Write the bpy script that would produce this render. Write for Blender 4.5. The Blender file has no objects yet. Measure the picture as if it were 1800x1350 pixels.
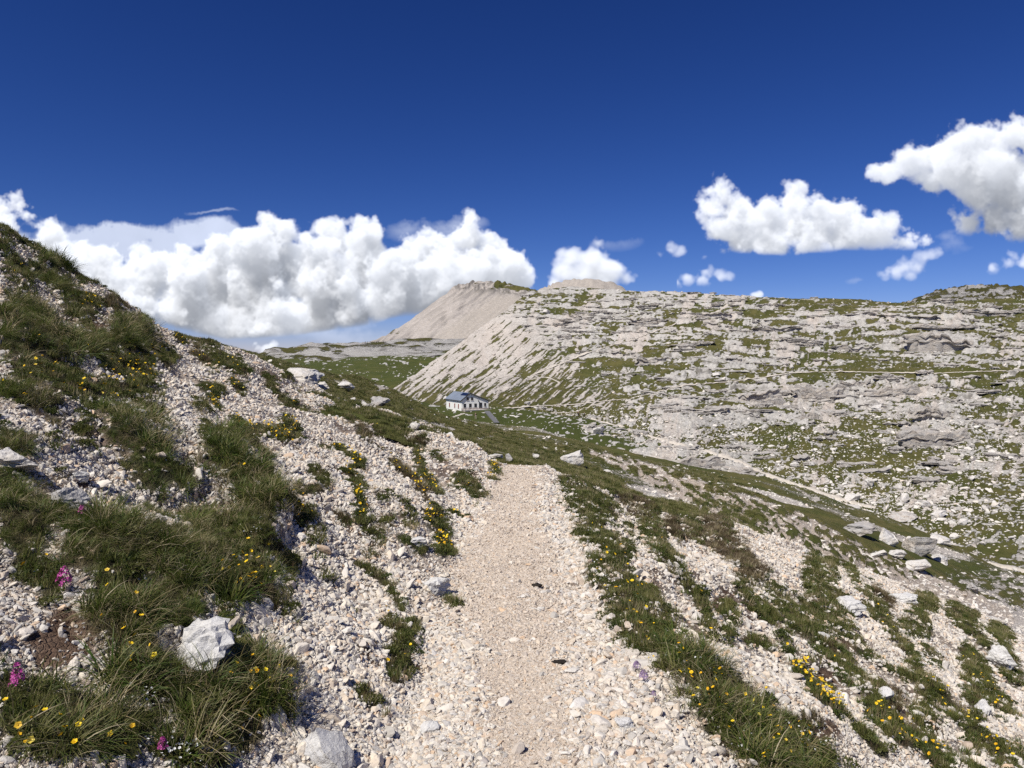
import bpy, bmesh, math, random, time
import numpy as np
from mathutils import Vector, Matrix, Euler
T0 = time.time()
S = bpy.context.scene
COL = S.collection

# ------------------------------------------------------------------ camera, sky, sun, exposure
F, CX, HY, CZ = 1300.0, 900.0, 640.0, 1.6          # focal length in photo pixels, principal column, horizon row, eye height
cam_d = bpy.data.cameras.new('camera')
cam = bpy.data.objects.new('camera', cam_d)
COL.objects.link(cam)
cam.location = (0, 0, CZ)
cam.rotation_euler = (math.radians(90), 0, 0)
cam_d.sensor_width = 36
cam_d.lens = 36 * F / 1800
cam_d.shift_y = -(675 - HY) / 1800
cam_d.clip_start = 0.05
cam_d.clip_end = 60000
S.camera = cam
S.view_settings.view_transform = 'Standard'
S.view_settings.look = 'None'
S.view_settings.gamma = 1
S.view_settings.use_curve_mapping = False
S.view_settings.exposure = 0.12
S.cycles.use_denoising = False
S.cycles.max_bounces = 5
S.cycles.diffuse_bounces = 2
S.cycles.transparent_max_bounces = 6
S.render.film_transparent = False

SUN_TO = Vector((-0.50, -0.60, 0.95)).normalized()
sun_el = math.asin(SUN_TO.z)
sun_az = math.atan2(SUN_TO.x, SUN_TO.y)              # clockwise from +Y
sd = bpy.data.lights.new('sun', 'SUN')
sd.energy = 4.7
sd.angle = math.radians(0.5)
sd.color = (1.0, 0.95, 0.87)
so = bpy.data.objects.new('sun', sd)
COL.objects.link(so)
so.rotation_euler = SUN_TO.to_track_quat('Z', 'Y').to_euler()
so.location = (-40, -60, 90)


# ------------------------------------------------------------------ cumulus clouds: a small volume renderer that fills the sky picture
def up(a, shape):
    for ax, n in enumerate(shape):
        m = a.shape[ax] - 3
        t = np.linspace(0, m - 1e-4, n); i = t.astype(int); f = (t - i).astype(np.float32)
        sh = [1] * len(shape); sh[ax] = n; f = f.reshape(sh)
        p = [np.take(a, i + k, axis=ax) for k in range(4)]
        f2 = f * f; f3 = f2 * f
        a = (p[0] * (1 - 3 * f + 3 * f2 - f3) + p[1] * (4 - 6 * f2 + 3 * f3) + p[2] * (1 + 3 * f + 3 * f2 - 3 * f3) + p[3] * f3) / 6
    return a
def fbm3(rng,shape,cell,octs,gain=.55):
    out=None; amp=1
    for o in range(octs):
        c=cell/2**o
        if c<1.6: break
        L=[int(np.ceil(n/c))+4 for n in shape]
        a=up(rng.standard_normal(L).astype(np.float32),shape)*amp
        out=a if out is None else out+a
        amp*=gain
    return out
def cloud_bank(rng,x0,x1,y0,y1,puffs,base,vox=1.8,depth=150,rough=1.0,dens=.10,erode=17.,sun=(-.42,-.30),kids=(11,7),wisp=0.,cell=40.,ramp=8.,smin=3.6,gb=.42):
    """march one bank of cumulus; returns premultiplied rgb and alpha, in photo px (x right, y down)"""
    W=int((x1-x0)/vox);H=int((y1-y0)/vox);D=int(depth/vox)
    acc=np.full((H,W,D),1e-4,np.float32); kk=np.float32(smin)
    sph=[]
    for (cx,cy,r) in puffs:
        z=(rng.random()-.5)*depth*.25
        sph.append((cx,cy,z,r,0))
    allS=list(sph)
    lv=sph
    for L,(n) in enumerate(kids):
        nx=[]
        for (cx,cy,cz,r,_) in lv:
            if r<5: continue
            for k in range(n):
                v=rng.standard_normal(3); v/=np.linalg.norm(v)
                if v[1]>.35: v[1]*=-.6; v/=np.linalg.norm(v)
                if v[2]>.4: v[2]*=-1
                rr=r*(.20+.30*rng.random())
                q=r*(.74+.14*rng.random())
                nx.append((cx+v[0]*q,cy+v[1]*q,cz+v[2]*q,rr,L+1))
        allS+=nx; lv=nx
    for (cx,cy,cz,r,_) in allS:
        m=r+14
        a0=max(0,int((cx-m-x0)/vox));a1=min(W,int((cx+m-x0)/vox)+1)
        b0=max(0,int((cy-m-y0)/vox));b1=min(H,int((cy+m-y0)/vox)+1)
        c0=max(0,int((cz-m+depth/2)/vox));c1=min(D,int((cz+m+depth/2)/vox)+1)
        if a1<=a0 or b1<=b0 or c1<=c0: continue
        X=(x0+(np.arange(a0,a1)+.5)*vox-cx).astype(np.float32)[None,:,None]
        Y=(y0+(np.arange(b0,b1)+.5)*vox-cy).astype(np.float32)[:,None,None]
        Z=((np.arange(c0,c1)+.5)*vox-depth/2-cz).astype(np.float32)[None,None,:]
        d=np.sqrt(X*X+Y*Y*1.15+Z*Z)-r*.98
        acc[b0:b1,a0:a1,c0:c1]+=np.exp(-np.maximum(d,-9*kk)/kk)
    sdf=-kk*np.log(acc); del acc
    N=fbm3(rng,(H,W,D),cell/vox,6,.76)*.66
    ramp=np.float32(ramp)
    sdf+=N*erode*rough+kk*1.6
    # flat, ragged base
    Y=(y0+(np.arange(H)+.5)*vox).astype(np.float32)[:,None,None]
    xb=np.interp(x0+(np.arange(W)+.5)*vox,[b[0] for b in base],[b[1] for b in base]).astype(np.float32)[None,:,None]
    below=(Y-xb)+N*5
    np.maximum(sdf,below*.45,out=sdf)
    rho=np.clip(-sdf/ramp,0,1); del sdf
    rho*=dens*vox*(1+.5*np.clip(N,-1,1)); del N
    # sunlight, slice by slice from the top
    S=np.zeros((W,D),np.float32); tau=np.empty_like(rho)
    def sh(a,f,ax):
        i=int(np.floor(f)); w=f-i
        out=np.zeros_like(a); 
        for j,ww in ((i,1-w),(i+1,w)):
            r=np.roll(a,j,axis=ax)
            out+=r*ww
        return out
    ln=float(np.sqrt(1+sun[0]**2+sun[1]**2))
    A=np.zeros((W,D),np.float32); 
    Lm=np.empty_like(rho)
    for k in range(H):
        S=sh(S,-sun[0],0); S=sh(S,-sun[1],1)
        A=A*.99
        Lm[k]=(gb+(1-gb)*np.exp(-A*.020))*(.36*np.exp(-S*.8)+.38*np.exp(-S*.13)+.26*np.exp(-S*.05))
        tau[k]=np.exp(-A*.10)
        S=S+rho[k]*ln; A=A+rho[k]
    # view rays, nearest first
    Tr=np.exp(-np.cumsum(rho,axis=2)*1.0)
    Tp=np.concatenate([np.ones((H,W,1),np.float32),Tr[:,:,:-1]],axis=2)
    w=Tp-Tr
    sunp=(w*Lm).sum(2); amb=(w*tau).sum(2); al=1-Tr[:,:,-1]
    return sunp,amb,al

SX0,SX1,SY0,SY1=-500,2300,120,680
BANKS=[
 # left bank
 dict(x0=-40,x1=960,y0=345,y1=615,depth=190,dens=.11,
  puffs=[(90,450,40),(170,470,48),(60,510,50),(230,510,50),(290,470,34),(560,450,40),(700,500,50),(780,490,55),(640,510,50),(880,480,44),(900,505,30),(410,500,60),(470,520,60),(350,500,55),(60,470,42),(130,480,45),(200,500,42),(260,480,45),(330,480,50),(390,460,48),(440,445,42),(490,408,34),(470,440,45),(430,500,55),(520,470,50),(560,500,55),
         (590,420,32),(650,415,34),(640,460,50),(690,480,50),(720,440,30),(770,450,45),(820,418,36),(860,445,34),(835,480,50),(895,480,36),(760,500,45),(920,495,18),
         (330,545,48),(390,570,50),(460,570,50),(240,535,45),(560,560,45),(300,545,45),(180,530,42),(120,520,40),(60,520,40),(510,570,45),(620,540,48),(680,530,48),(740,530,45),(800,520,42),(860,510,40),(600,500,55),(330,500,50),(150,470,40)],
  base=[(-40,620),(200,590),(300,575),(400,597),(520,588),(640,572),(700,556),(800,545),(960,510)]),
 dict(x0=-60,x1=140,y0=325,y1=470,depth=90,dens=.13,puffs=[(5,370,26),(35,362,18),(-20,380,30),(45,378,14),(20,400,26),(80,415,26),(0,420,30)],base=[(-60,450),(140,450)]),
 dict(x0=930,x1=1150,y0=395,y1=520,depth=90,erode=9,cell=30.,ramp=11,kids=(10,6),smin=3,dens=.10,puffs=[(1040,475,34),(1065,480,30),(1000,480,26),(1052,428,14),(1005,455,24),(1045,455,26),(1080,475,24),(1100,490,18),(985,478,20),(1060,495,25),(1020,490,26),(975,500,16)],base=[(900,540),(1200,540)]),
 # right cumulus
 dict(gb=.48,x0=1195,x1=1680,y0=290,y1=465,depth=120,dens=.085,puffs=[(1270,335,20),(1255,365,30),(1300,375,38),(1350,380,35),(1395,355,32),(1440,370,38),(1485,380,36),(1430,405,40),(1330,410,36),(1270,400,34),(1530,400,32),(1560,395,20),(1600,418,22),(1630,425,14),(1240,385,18),(1560,425,24),(1300,430,38),(1360,435,40),(1420,440,36),(1480,420,36),(1530,425,26),(1600,430,20),(1395,400,40),(1260,415,25)],
  base=[(1200,425),(1260,445),(1400,450),(1480,438),(1560,440),(1680,440)]),
 dict(gb=.55,x0=1490,x1=1950,y0=170,y1=440,depth=130,dens=.085,puffs=[(1535,305,12),(1560,310,20),(1600,285,32),(1640,275,32),(1690,250,34),(1740,245,36),(1790,240,34),(1840,260,50),(1680,300,45),(1640,320,30),(1720,330,50),(1780,330,60),(1850,340,60),(1750,380,40),(1700,390,30),(1800,390,40),(1740,300,50)],
  base=[(1500,330),(1600,345),(1650,375),(1680,410),(1750,425),(1950,425)]),
 dict(x0=1500,x1=1690,y0=425,y1=515,depth=70,erode=9,cell=26.,ramp=11,kids=(10,6),smin=3,dens=.06,puffs=[(1560,485,14),(1590,470,16),(1600,485,18),(1625,455,14),(1655,447,12),(1612,470,16),(1640,452,12),(1575,480,18)],base=[(1500,503),(1610,496),(1660,462),(1700,460)]),
 dict(x0=1190,x1=1315,y0=450,y1=520,depth=60,erode=6,cell=22.,ramp=9,kids=(10,6),smin=3,dens=.07,puffs=[(1240,478,15),(1210,490,17),(1265,488,14),(1188,497,12),(1235,494,20),(1282,490,10)],base=[(1180,507),(1310,498)]),
 dict(x0=1130,x1=1260,y0=420,y1=470,depth=50,erode=5,cell=18.,ramp=8,kids=(10,6),smin=3,dens=.06,puffs=[(1180,440,13),(1200,441,11),(1160,448,9),(1190,447,12),(1238,452,8)],base=[(1140,455),(1250,458)]),
 dict(x0=1705,x1=1960,y0=430,y1=505,depth=80,erode=9,cell=26.,ramp=11,kids=(10,6),smin=3,dens=.06,puffs=[(1745,470,14),(1775,462,18),(1800,465,20),(1840,470,24),(1885,470,20),(1900,480,18)],base=[(1700,487),(1960,490)]),
 dict(x0=425,x1=510,y0=590,y1=640,depth=40,erode=5,cell=16.,ramp=6,dens=.13,puffs=[(450,612,10),(465,615,10),(482,608,8),(472,625,12)],base=[(400,680),(600,680)]),
 dict(x0=1310,x1=1360,y0=505,y1=535,depth=30,erode=3,cell=12.,ramp=4,dens=.13,puffs=[(1325,520,5),(1338,519,6),(1332,523,7)],base=[(1300,560),(1400,560)]),
 # beyond the right and left edges
 dict(x0=-480,x1=0,y0=380,y1=620,depth=150,dens=.10,puffs=[(-80,470,55),(-160,460,60),(-240,500,50),(-330,480,60),(-400,520,45),(-120,530,50),(-260,540,50)],base=[(-500,590),(0,585)]),
]
def sky_clouds(vox=1.25):
    W=int((SX1-SX0)/vox);H=int((SY1-SY0)/vox)
    rgb=np.zeros((H,W,3),np.float32);al=np.zeros((H,W),np.float32)
    rng=np.random.default_rng(5)
    # thin high veil behind the left bank and a few shreds
    f=fbm3(rng,(H,W,1),60,6,.6)[:,:,0]; g=fbm3(rng,(H,int(W/4),1),30,5,.6)[:,:,0]
    g=np.repeat(g,4,axis=1); g=np.pad(g,((0,0),(0,max(0,W-g.shape[1]))),mode='edge')[:,:W]
    px=(SX0+(np.arange(W)+.5)*vox)[None,:]; py=(SY0+(np.arange(H)+.5)*vox)[:,None]
    py=py+16*f+8*g
    def ell(cx,cy,rx,ry,a): return a*np.clip(1-((px-cx)/rx)**2-((py-cy)/ry)**2,0,1)**1.1
    v=ell(250,420,260,36,1.0)+ell(130,440,240,60,1.2)+ell(370,379,60,5,.35)+ell(535,393,42,18,.6)+ell(620,590,130,26,.42)+ell(760,412,110,30,.4)+ell(1500,492,26,12,.3)+ell(1668,478,26,12,.3)+ell(1350,440,160,30,.12)+ell(1080,430,70,22,.25)+ell(1660,420,80,40,.35)
    a=np.clip(v*(1.15+.8*f+.7*g)-.16+.10*f*(v>0),0,.88)
    sh=.78+.05*f
    al[:]=a; rgb[:]=(a*sh)[...,None]*np.array([.80,.88,1.08],np.float32)
    for b in BANKS:
        b=dict(b); x0,x1,y0,y1=b['x0'],b['x1'],b['y0'],b['y1']
        s,am,aa=cloud_bank(rng,vox=vox,**b)
        i=int((x0-SX0)/vox); j=int((y0-SY0)/vox)
        h=min(s.shape[0],H-j); w=min(s.shape[1],W-i)
        s=s[:h,:w];am=am[:h,:w];aa=aa[:h,:w]
        c=s[...,None]*np.array([1.0,.98,.95],np.float32)+am[...,None]*np.array([.10,.15,.25],np.float32)
        R=rgb[j:j+h,i:i+w];A=al[j:j+h,i:i+w]
        R*= (1-aa)[...,None]; R+=c
        A[:]=1-(1-A)*(1-aa)
    return rgb,al


class NT:
    """tiny helper for node trees"""
    def __init__(s, tree): s.t = tree; s.n = tree.nodes; s.l = tree.links
    def add(s, typ, _in=None, **kw):
        nd = s.n.new(typ)
        for k, v in kw.items(): setattr(nd, k, v)
        if _in:
            for k, v in _in.items():
                sock = nd.inputs[k]
                if hasattr(v, 'is_output'): s.l.new(v, sock)
                else: sock.default_value = v
        return nd
    def math(s, op, a, b=None, c=None, clamp=False):
        nd = s.n.new('ShaderNodeMath'); nd.operation = op; nd.use_clamp = clamp
        for i, v in enumerate((a, b, c)):
            if v is None: continue
            if hasattr(v, 'is_output'): s.l.new(v, nd.inputs[i])
            else: nd.inputs[i].default_value = v
        return nd.outputs[0]
    def mix(s, f, a, b, mode='MIX'):
        nd = s.n.new('ShaderNodeMix'); nd.data_type = 'RGBA'; nd.blend_type = mode
        for sock, v in ((nd.inputs['Factor'], f), (nd.inputs[6], a), (nd.inputs[7], b)):
            if hasattr(v, 'is_output'): s.l.new(v, sock)
            elif isinstance(v, (int, float)): sock.default_value = v
            else: sock.default_value = (*v, 1) if len(v) == 3 else v
        return nd.outputs[2]
    def ramp(s, f, lo, hi):
        nd = s.n.new('ShaderNodeMapRange'); nd.interpolation_type = 'SMOOTHSTEP'
        s.l.new(f, nd.inputs[0]); nd.inputs[1].default_value = lo; nd.inputs[2].default_value = hi
        return nd.outputs[0]
    def noise(s, vec, scale, detail=4, rough=.6, dist=0.):
        nd = s.n.new('ShaderNodeTexNoise'); nd.inputs['Scale'].default_value = scale
        nd.inputs['Detail'].default_value = detail; nd.inputs['Roughness'].default_value = rough
        nd.inputs['Distortion'].default_value = dist
        if vec is not None: s.l.new(vec, nd.inputs['Vector'])
        return nd.outputs[0]
    def attr(s, name):
        nd = s.n.new('ShaderNodeAttribute'); nd.attribute_name = name
        return nd


W = bpy.data.worlds.new('World'); S.world = W; W.use_nodes = True
t = NT(W.node_tree); t.n.clear()
crgb, cal = sky_clouds()
ch, cw = cal.shape
img = bpy.data.images.new('cumulus', cw, ch, alpha=True, float_buffer=True)
img.colorspace_settings.name = 'Non-Color'; img.alpha_mode = 'CHANNEL_PACKED'
buf = np.dstack([crgb, cal])[::-1].astype(np.float32)
img.pixels.foreach_set(np.ascontiguousarray(buf).ravel()); img.update(); img.pack()
sky = t.add('ShaderNodeTexSky', sky_type='NISHITA', sun_disc=False, sun_elevation=sun_el, sun_rotation=sun_az,
            altitude=2600, air_density=1.0, dust_density=0.15, ozone_density=3.0)
tc = t.add('ShaderNodeTexCoord')
sep = t.add('ShaderNodeSeparateXYZ', {0: tc.outputs['Generated']})
yy = t.math('MAXIMUM', sep.outputs[1], 0.02)
uu = t.math('DIVIDE', sep.outputs[0], yy); ee = t.math('DIVIDE', sep.outputs[2], yy)
iu = t.math('MULTIPLY_ADD', uu, F / (SX1 - SX0), (CX - SX0) / (SX1 - SX0))
iv = t.math('MULTIPLY_ADD', ee, F / (SY1 - SY0), (SY1 - HY) / (SY1 - SY0))
vec = t.add('ShaderNodeCombineXYZ', {0: iu, 1: iv})
it = t.add('ShaderNodeTexImage', {0: vec.outputs[0]}, image=img, extension='CLIP', interpolation='Cubic')
front = t.math('GREATER_THAN', sep.outputs[1], 0.03)
inv = t.math('SUBTRACT', 1.0, t.math('MULTIPLY', it.outputs['Alpha'], front))
hsv = t.add('ShaderNodeHueSaturation', {'Color': sky.outputs[0], 'Hue': 0.5, 'Saturation': 1.18, 'Value': 0.95})
sps = t.add('ShaderNodeSeparateColor', {0: hsv.outputs[0]})
chn = [t.math('MULTIPLY', t.math('POWER', t.math('MULTIPLY', sps.outputs[i], .1087), g_), k_ / .1087) for i, (g_, k_) in enumerate(((1.44, .92), (1.35, .69), (1.24, .87)))]   # the thin, clear air of a high pass
skyc = t.add('ShaderNodeCombineColor', {0: chn[0], 1: chn[1], 2: chn[2]}).outputs[0]
a1 = t.add('ShaderNodeVectorMath', {0: skyc, 'Scale': inv}, operation='SCALE')
a2 = t.add('ShaderNodeVectorMath', {0: it.outputs['Color'], 'Scale': t.math('MULTIPLY', front, 10.5)}, operation='SCALE')
a3 = t.add('ShaderNodeVectorMath', {0: a1.outputs[0], 1: a2.outputs[0]}, operation='ADD')
bg = t.add('ShaderNodeBackground', {'Color': a3.outputs[0], 'Strength': 0.10})
wo = t.add('ShaderNodeOutputWorld', {'Surface': bg.outputs[0]})
W.cycles.sampling_method = 'MANUAL'; W.cycles.sample_map_resolution = 512
print('sky', round(time.time() - T0, 1))


# ------------------------------------------------------------------ noise
_rs = np.random.RandomState(11)
_TAB = _rs.rand(512, 512).astype(np.float32) * 2 - 1
def vnoise(x, y):
    xi = np.floor(x); yi = np.floor(y)
    fx = (x - xi); fy = (y - yi)
    fx = fx * fx * fx * (fx * (fx * 6 - 15) + 10); fy = fy * fy * fy * (fy * (fy * 6 - 15) + 10)
    i = xi.astype(np.int64) & 511; j = yi.astype(np.int64) & 511; i1 = (i + 1) & 511; j1 = (j + 1) & 511
    return ((_TAB[j, i] * (1 - fx) + _TAB[j, i1] * fx) * (1 - fy) + (_TAB[j1, i] * (1 - fx) + _TAB[j1, i1] * fx) * fy)
def fbm(x, y, scale=1., octs=4, gain=.5, off=0.):
    x = np.asarray(x, np.float64) / scale + off * 17.3; y = np.asarray(y, np.float64) / scale + off * 9.1
    o = 0; a = 1.; c, s = .8, .6
    for k in range(octs):
        o = o + a * vnoise(x, y); a *= gain
        x, y = (c * x - s * y) * 2.03 + 31.7, (s * x + c * y) * 2.03 + 11.9
    return o
def ridged(x, y, scale=1., octs=4, gain=.5, off=0.):
    x = np.asarray(x, np.float64) / scale + off * 13.3; y = np.asarray(y, np.float64) / scale + off * 7.7
    o = 0; a = 1.; c, s = .8, .6
    for k in range(octs):
        o = o + a * (1 - 2 * np.abs(vnoise(x, y))); a *= gain
        x, y = (c * x - s * y) * 2.03 + 31.7, (s * x + c * y) * 2.03 + 11.9
    return o
def sst(x, a, b):
    t_ = np.clip((x - a) / (b - a), 0, 1); return t_ * t_ * (3 - 2 * t_)


# ------------------------------------------------------------------ objects, tags
def tag(o, label=None, cat=None, group=None, kind=None):
    if label: o['label'] = label
    if cat: o['category'] = cat
    if group: o['group'] = group
    if kind: o['kind'] = kind
    return o
def link(o, parent=None):
    COL.objects.link(o)
    if parent is not None: o.parent = parent
    return o
def mesh_np(name, V, faces4=None, faces3=None, mat=None, smooth=True):
    me = bpy.data.meshes.new(name)
    V = np.asarray(V, np.float32)
    me.vertices.add(len(V)); me.vertices.foreach_set('co', V.ravel())
    if faces4 is not None:
        f = np.asarray(faces4, np.int32); k = 4
    else:
        f = np.asarray(faces3, np.int32); k = 3
    me.loops.add(f.size); me.loops.foreach_set('vertex_index', f.ravel())
    me.polygons.add(len(f)); me.polygons.foreach_set('loop_start', np.arange(0, f.size, k, dtype=np.int32))
    me.polygons.foreach_set('loop_total', np.full(len(f), k, np.int32))
    me.polygons.foreach_set('use_smooth', np.full(len(f), smooth))
    me.update(calc_edges=True)
    if mat: me.materials.append(mat)
    return me
def set_attr(me, name, arr):
    a = me.attributes.new(name, 'FLOAT', 'POINT'); a.data.foreach_set('value', np.asarray(arr, np.float32).ravel())


class Sheet:
    """a height field on a fan of rays from the viewpoint: rows follow distance, columns follow bearing"""
    def __init__(s, u0, u1, nu, d0, d1, nd, pw=None):
        s.u = np.linspace(u0, u1, nu)
        s.d = np.exp(np.linspace(math.log(d0), math.log(d1), nd)) if pw is None else pw
        s.U, s.D = np.meshgrid(s.u, s.d)
        s.X = s.U * s.D; s.Y = s.D
        s.Z = np.zeros_like(s.X)
    def px(s): return CX + F * s.U
    def py(s): return HY - F * (s.Z - CZ) / s.D
    def build(s, name, mat, attrs, kind='structure'):
        nd, nu = s.Z.shape
        V = np.stack([s.X, s.Y, s.Z], -1).reshape(-1, 3)
        i = np.arange(nd * nu).reshape(nd, nu)
        q = np.stack([i[:-1, :-1], i[:-1, 1:], i[1:, 1:], i[1:, :-1]], -1).reshape(-1, 4)
        me = mesh_np(name, V, faces4=q, mat=mat)
        for k, a in attrs.items(): set_attr(me, k, a)
        o = link(bpy.data.objects.new(name, me)); o['kind'] = kind
        s.obj = o
        return o
    def height(s, x, y):
        """bilinear height and normal at world points"""
        u = np.asarray(x) / np.asarray(y)
        fi = np.clip((u - s.u[0]) / (s.u[1] - s.u[0]), 0, len(s.u) - 1.001)
        fj = np.clip(np.interp(y, s.d, np.arange(len(s.d))), 0, len(s.d) - 1.001)
        i = fi.astype(int); j = fj.astype(int); a = fi - i; b = fj - j
        Z = s.Z
        return (Z[j, i] * (1 - a) + Z[j, i + 1] * a) * (1 - b) + (Z[j + 1, i] * (1 - a) + Z[j + 1, i + 1] * a) * b
    def samp(s, A, x, y):
        u = np.asarray(x) / np.asarray(y)
        i = np.clip(np.rint((u - s.u[0]) / (s.u[1] - s.u[0])), 0, len(s.u) - 1).astype(int)
        j = np.clip(np.rint(np.interp(y, s.d, np.arange(len(s.d)))), 0, len(s.d) - 1).astype(int)
        return A[j, i]
    def hit(s, px, py):
        """first point of the sheet met by the line of sight through a point of the photograph"""
        u = (px - CX) / F; e = (HY - py) / F
        i = int(np.clip(round((u - s.u[0]) / (s.u[1] - s.u[0])), 0, len(s.u) - 1))
        ez = (s.Z[:, i] - CZ) / s.d
        k = np.nonzero(ez >= e)[0]
        if len(k) == 0: k = [int(np.argmax(ez))]
        j = int(k[0])
        if j == 0: d = s.d[0]
        else:
            e0, e1 = ez[j - 1], ez[j]
            tt = np.clip((e - e0) / (e1 - e0 + 1e-9), 0, 1); d = s.d[j - 1] + (s.d[j] - s.d[j - 1]) * tt
        return Vector((u * d, d, float(s.height(np.array([u * d]), np.array([d]))[0])))


def profile_sheet(sh, table, smooth=True):
    """table: column px -> K (distance, row) pairs; every column of the sheet gets its own profile"""
    pxs = np.array(sorted(table)); K = len(table[pxs[0]])
    Dk = np.array([[table[p][k][0] for k in range(K)] for p in pxs], float)
    Zk = np.array([[CZ + (HY - table[p][k][1]) / F * table[p][k][0] for k in range(K)] for p in pxs], float)
    cp = CX + F * sh.u
    D_ = np.stack([np.interp(cp, pxs, Dk[:, k]) for k in range(K)], 1)
    Z_ = np.stack([np.interp(cp, pxs, Zk[:, k]) for k in range(K)], 1)
    if smooth:
        w = max(3, int(len(sh.u) * 0.02)); ker = np.hanning(w + 2)[1:-1]; ker /= ker.sum()
        for A_ in (D_, Z_):
            for k in range(K):
                A_[:, k] = np.convolve(np.pad(A_[:, k], (w // 2, w - 1 - w // 2), mode='edge'), ker, 'valid')
    for i in range(len(sh.u)):
        d, z = D_[i], Z_[i]
        zz = np.interp(sh.d, d, z)
        lo = sh.d < d[0]; hi = sh.d > d[-1]
        zz[lo] = z[0] - (d[0] - sh.d[lo]) * .15
        zz[hi] = z[-1] - (sh.d[hi] - d[-1]) * .35
        sh.Z[:, i] = zz
    return D_, Z_


# ------------------------------------------------------------------ materials
def new_mat(name, rough=.9, spec=.25):
    m = bpy.data.materials.new(name); m.use_nodes = True
    t = NT(m.node_tree); t.n.clear()
    out = t.add('ShaderNodeOutputMaterial')
    b = t.add('ShaderNodeBsdfPrincipled', {'Roughness': rough, 'Specular IOR Level': spec})
    t.l.new(b.outputs[0], out.inputs[0])
    return m, t, b
def bump(t, b, h, dist, strength=1.0):
    nd = t.add('ShaderNodeBump', {'Height': h, 'Distance': dist, 'Strength': strength})
    t.l.new(nd.outputs[0], b.inputs['Normal'])
    return nd
def ramp_node(t, f, stops, interp='LINEAR'):
    nd = t.add('ShaderNodeValToRGB'); nd.color_ramp.interpolation = interp
    el = nd.color_ramp.elements
    while len(el) < len(stops): el.new(.5)
    for e_, (p, c) in zip(el, stops): e_.position = p; e_.color = (*c, 1)
    t.l.new(f, nd.inputs[0]); return nd.outputs[0]

def mat_plain(name, col, rough=.8, spec=.3, var=.25, scale=3., bdist=0.0):
    m, t, b = new_mat(name, rough, spec)
    p = t.add('ShaderNodeTexCoord').outputs['Object']
    n = t.noise(p, scale, 5, .65)
    c = t.mix(t.ramp(n, .3, .7), tuple(x * (1 - var) for x in col), tuple(min(1, x * (1 + var)) for x in col))
    t.l.new(c, b.inputs['Base Color'])
    if bdist: bump(t, b, n, bdist)
    return m

# loose limestone: every piece gets its own tone from its own random number
def mat_stone(name, warm=0.0, val=1.1, grey=None):
    m, t, b = new_mat(name, .92, .2)
    oi = t.add('ShaderNodeObjectInfo'); r = oi.outputs['Random']
    v = val
    c = ramp_node(t, r, [(0, (.38 * v, .355 * v, .32 * v)), (.18, (.61 * v, .575 * v, .52 * v)), (.45, (.65 * v, .585 * v, .49 * v)), (.62, (.58 * v, .49 * v, .385 * v)),
                         (.74, (.67 * v, .635 * v, .58 * v)), (.88, (.47 * v, .42 * v, .365 * v)), (.96, (.62 * v, .45 * v, .30 * v)), (1, (.33 * v, .31 * v, .30 * v))])
    c = t.mix(warm, c, (.62 * v, .505 * v, .395 * v))
    if grey: c = t.mix(.6, c, tuple(x * v for x in grey))
    p = t.add('ShaderNodeTexCoord').outputs['Object']
    n = t.noise(p, 1.7, 5, .7)
    c2 = t.mix(t.ramp(n, .42, .75), c, t.mix(.5, c, (.30, .27, .24)))
    t.l.new(c2, b.inputs['Base Color'])
    bump(t, b, t.noise(p, 3.0, 4, .65), .0035)
    return m

def mat_rock(name, base=(.52, .50, .47), warm=(.55, .45, .37), dark=(.17, .165, .16), sc=1.0, strata=0.0, lichen=.3, bd=.05):
    """bedrock and boulders: pale limestone, grey weathering, cracks"""
    m, t, b = new_mat(name, .93, .2)
    p = t.add('ShaderNodeTexCoord').outputs['Object']
    mp = t.add('ShaderNodeMapping', {'Vector': p, 'Scale': (1, 1, 1 + 3.5 * strata)})
    n1 = t.noise(mp.outputs[0], 1.1 * sc, 6, .68)
    n2 = t.noise(mp.outputs[0], 5.5 * sc, 6, .72, .4)
    c = t.mix(t.ramp(n1, .38, .66), base, warm)
    c = t.mix(t.math('MULTIPLY', t.ramp(n2, .50, .72), .75), c, tuple(x * .55 for x in base))
    c = t.mix(t.math('MULTIPLY', t.ramp(t.noise(mp.outputs[0], 2.3 * sc, 5, .75), .55 - .08 * lichen, .72), lichen * 1.6, clamp=True), c, dark)
    vo = t.add('ShaderNodeTexVoronoi', {'Vector': t.add('ShaderNodeVectorMath', {0: mp.outputs[0], 1: t.add('ShaderNodeVectorMath', {0: t.add('ShaderNodeTexNoise', {'Vector': mp.outputs[0], 'Scale': 2.0 * sc}).outputs[1], 'Scale': .6 / sc}, operation='SCALE').outputs[0]}, operation='ADD').outputs[0], 'Scale': 1.6 * sc}, feature='DISTANCE_TO_EDGE')
    cr = t.ramp(vo.outputs[0], 0.0, .035)
    crm = t.ramp(t.noise(mp.outputs[0], 1.3 * sc, 3, .6), .52, .66)
    c = t.mix(t.math('MULTIPLY', t.math('MULTIPLY_ADD', cr, -.6, .6), crm), c, tuple(x * .7 for x in dark))
    t.l.new(c, b.inputs['Base Color'])
    h = t.math('ADD', t.math('MULTIPLY', n2, .6), t.math('ADD', t.math('MULTIPLY', t.math('MULTIPLY', cr, crm), .35), t.math('MULTIPLY', t.noise(mp.outputs[0], 18 * sc, 5, .7), .35)))
    bump(t, b, h, bd)
    return m

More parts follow.
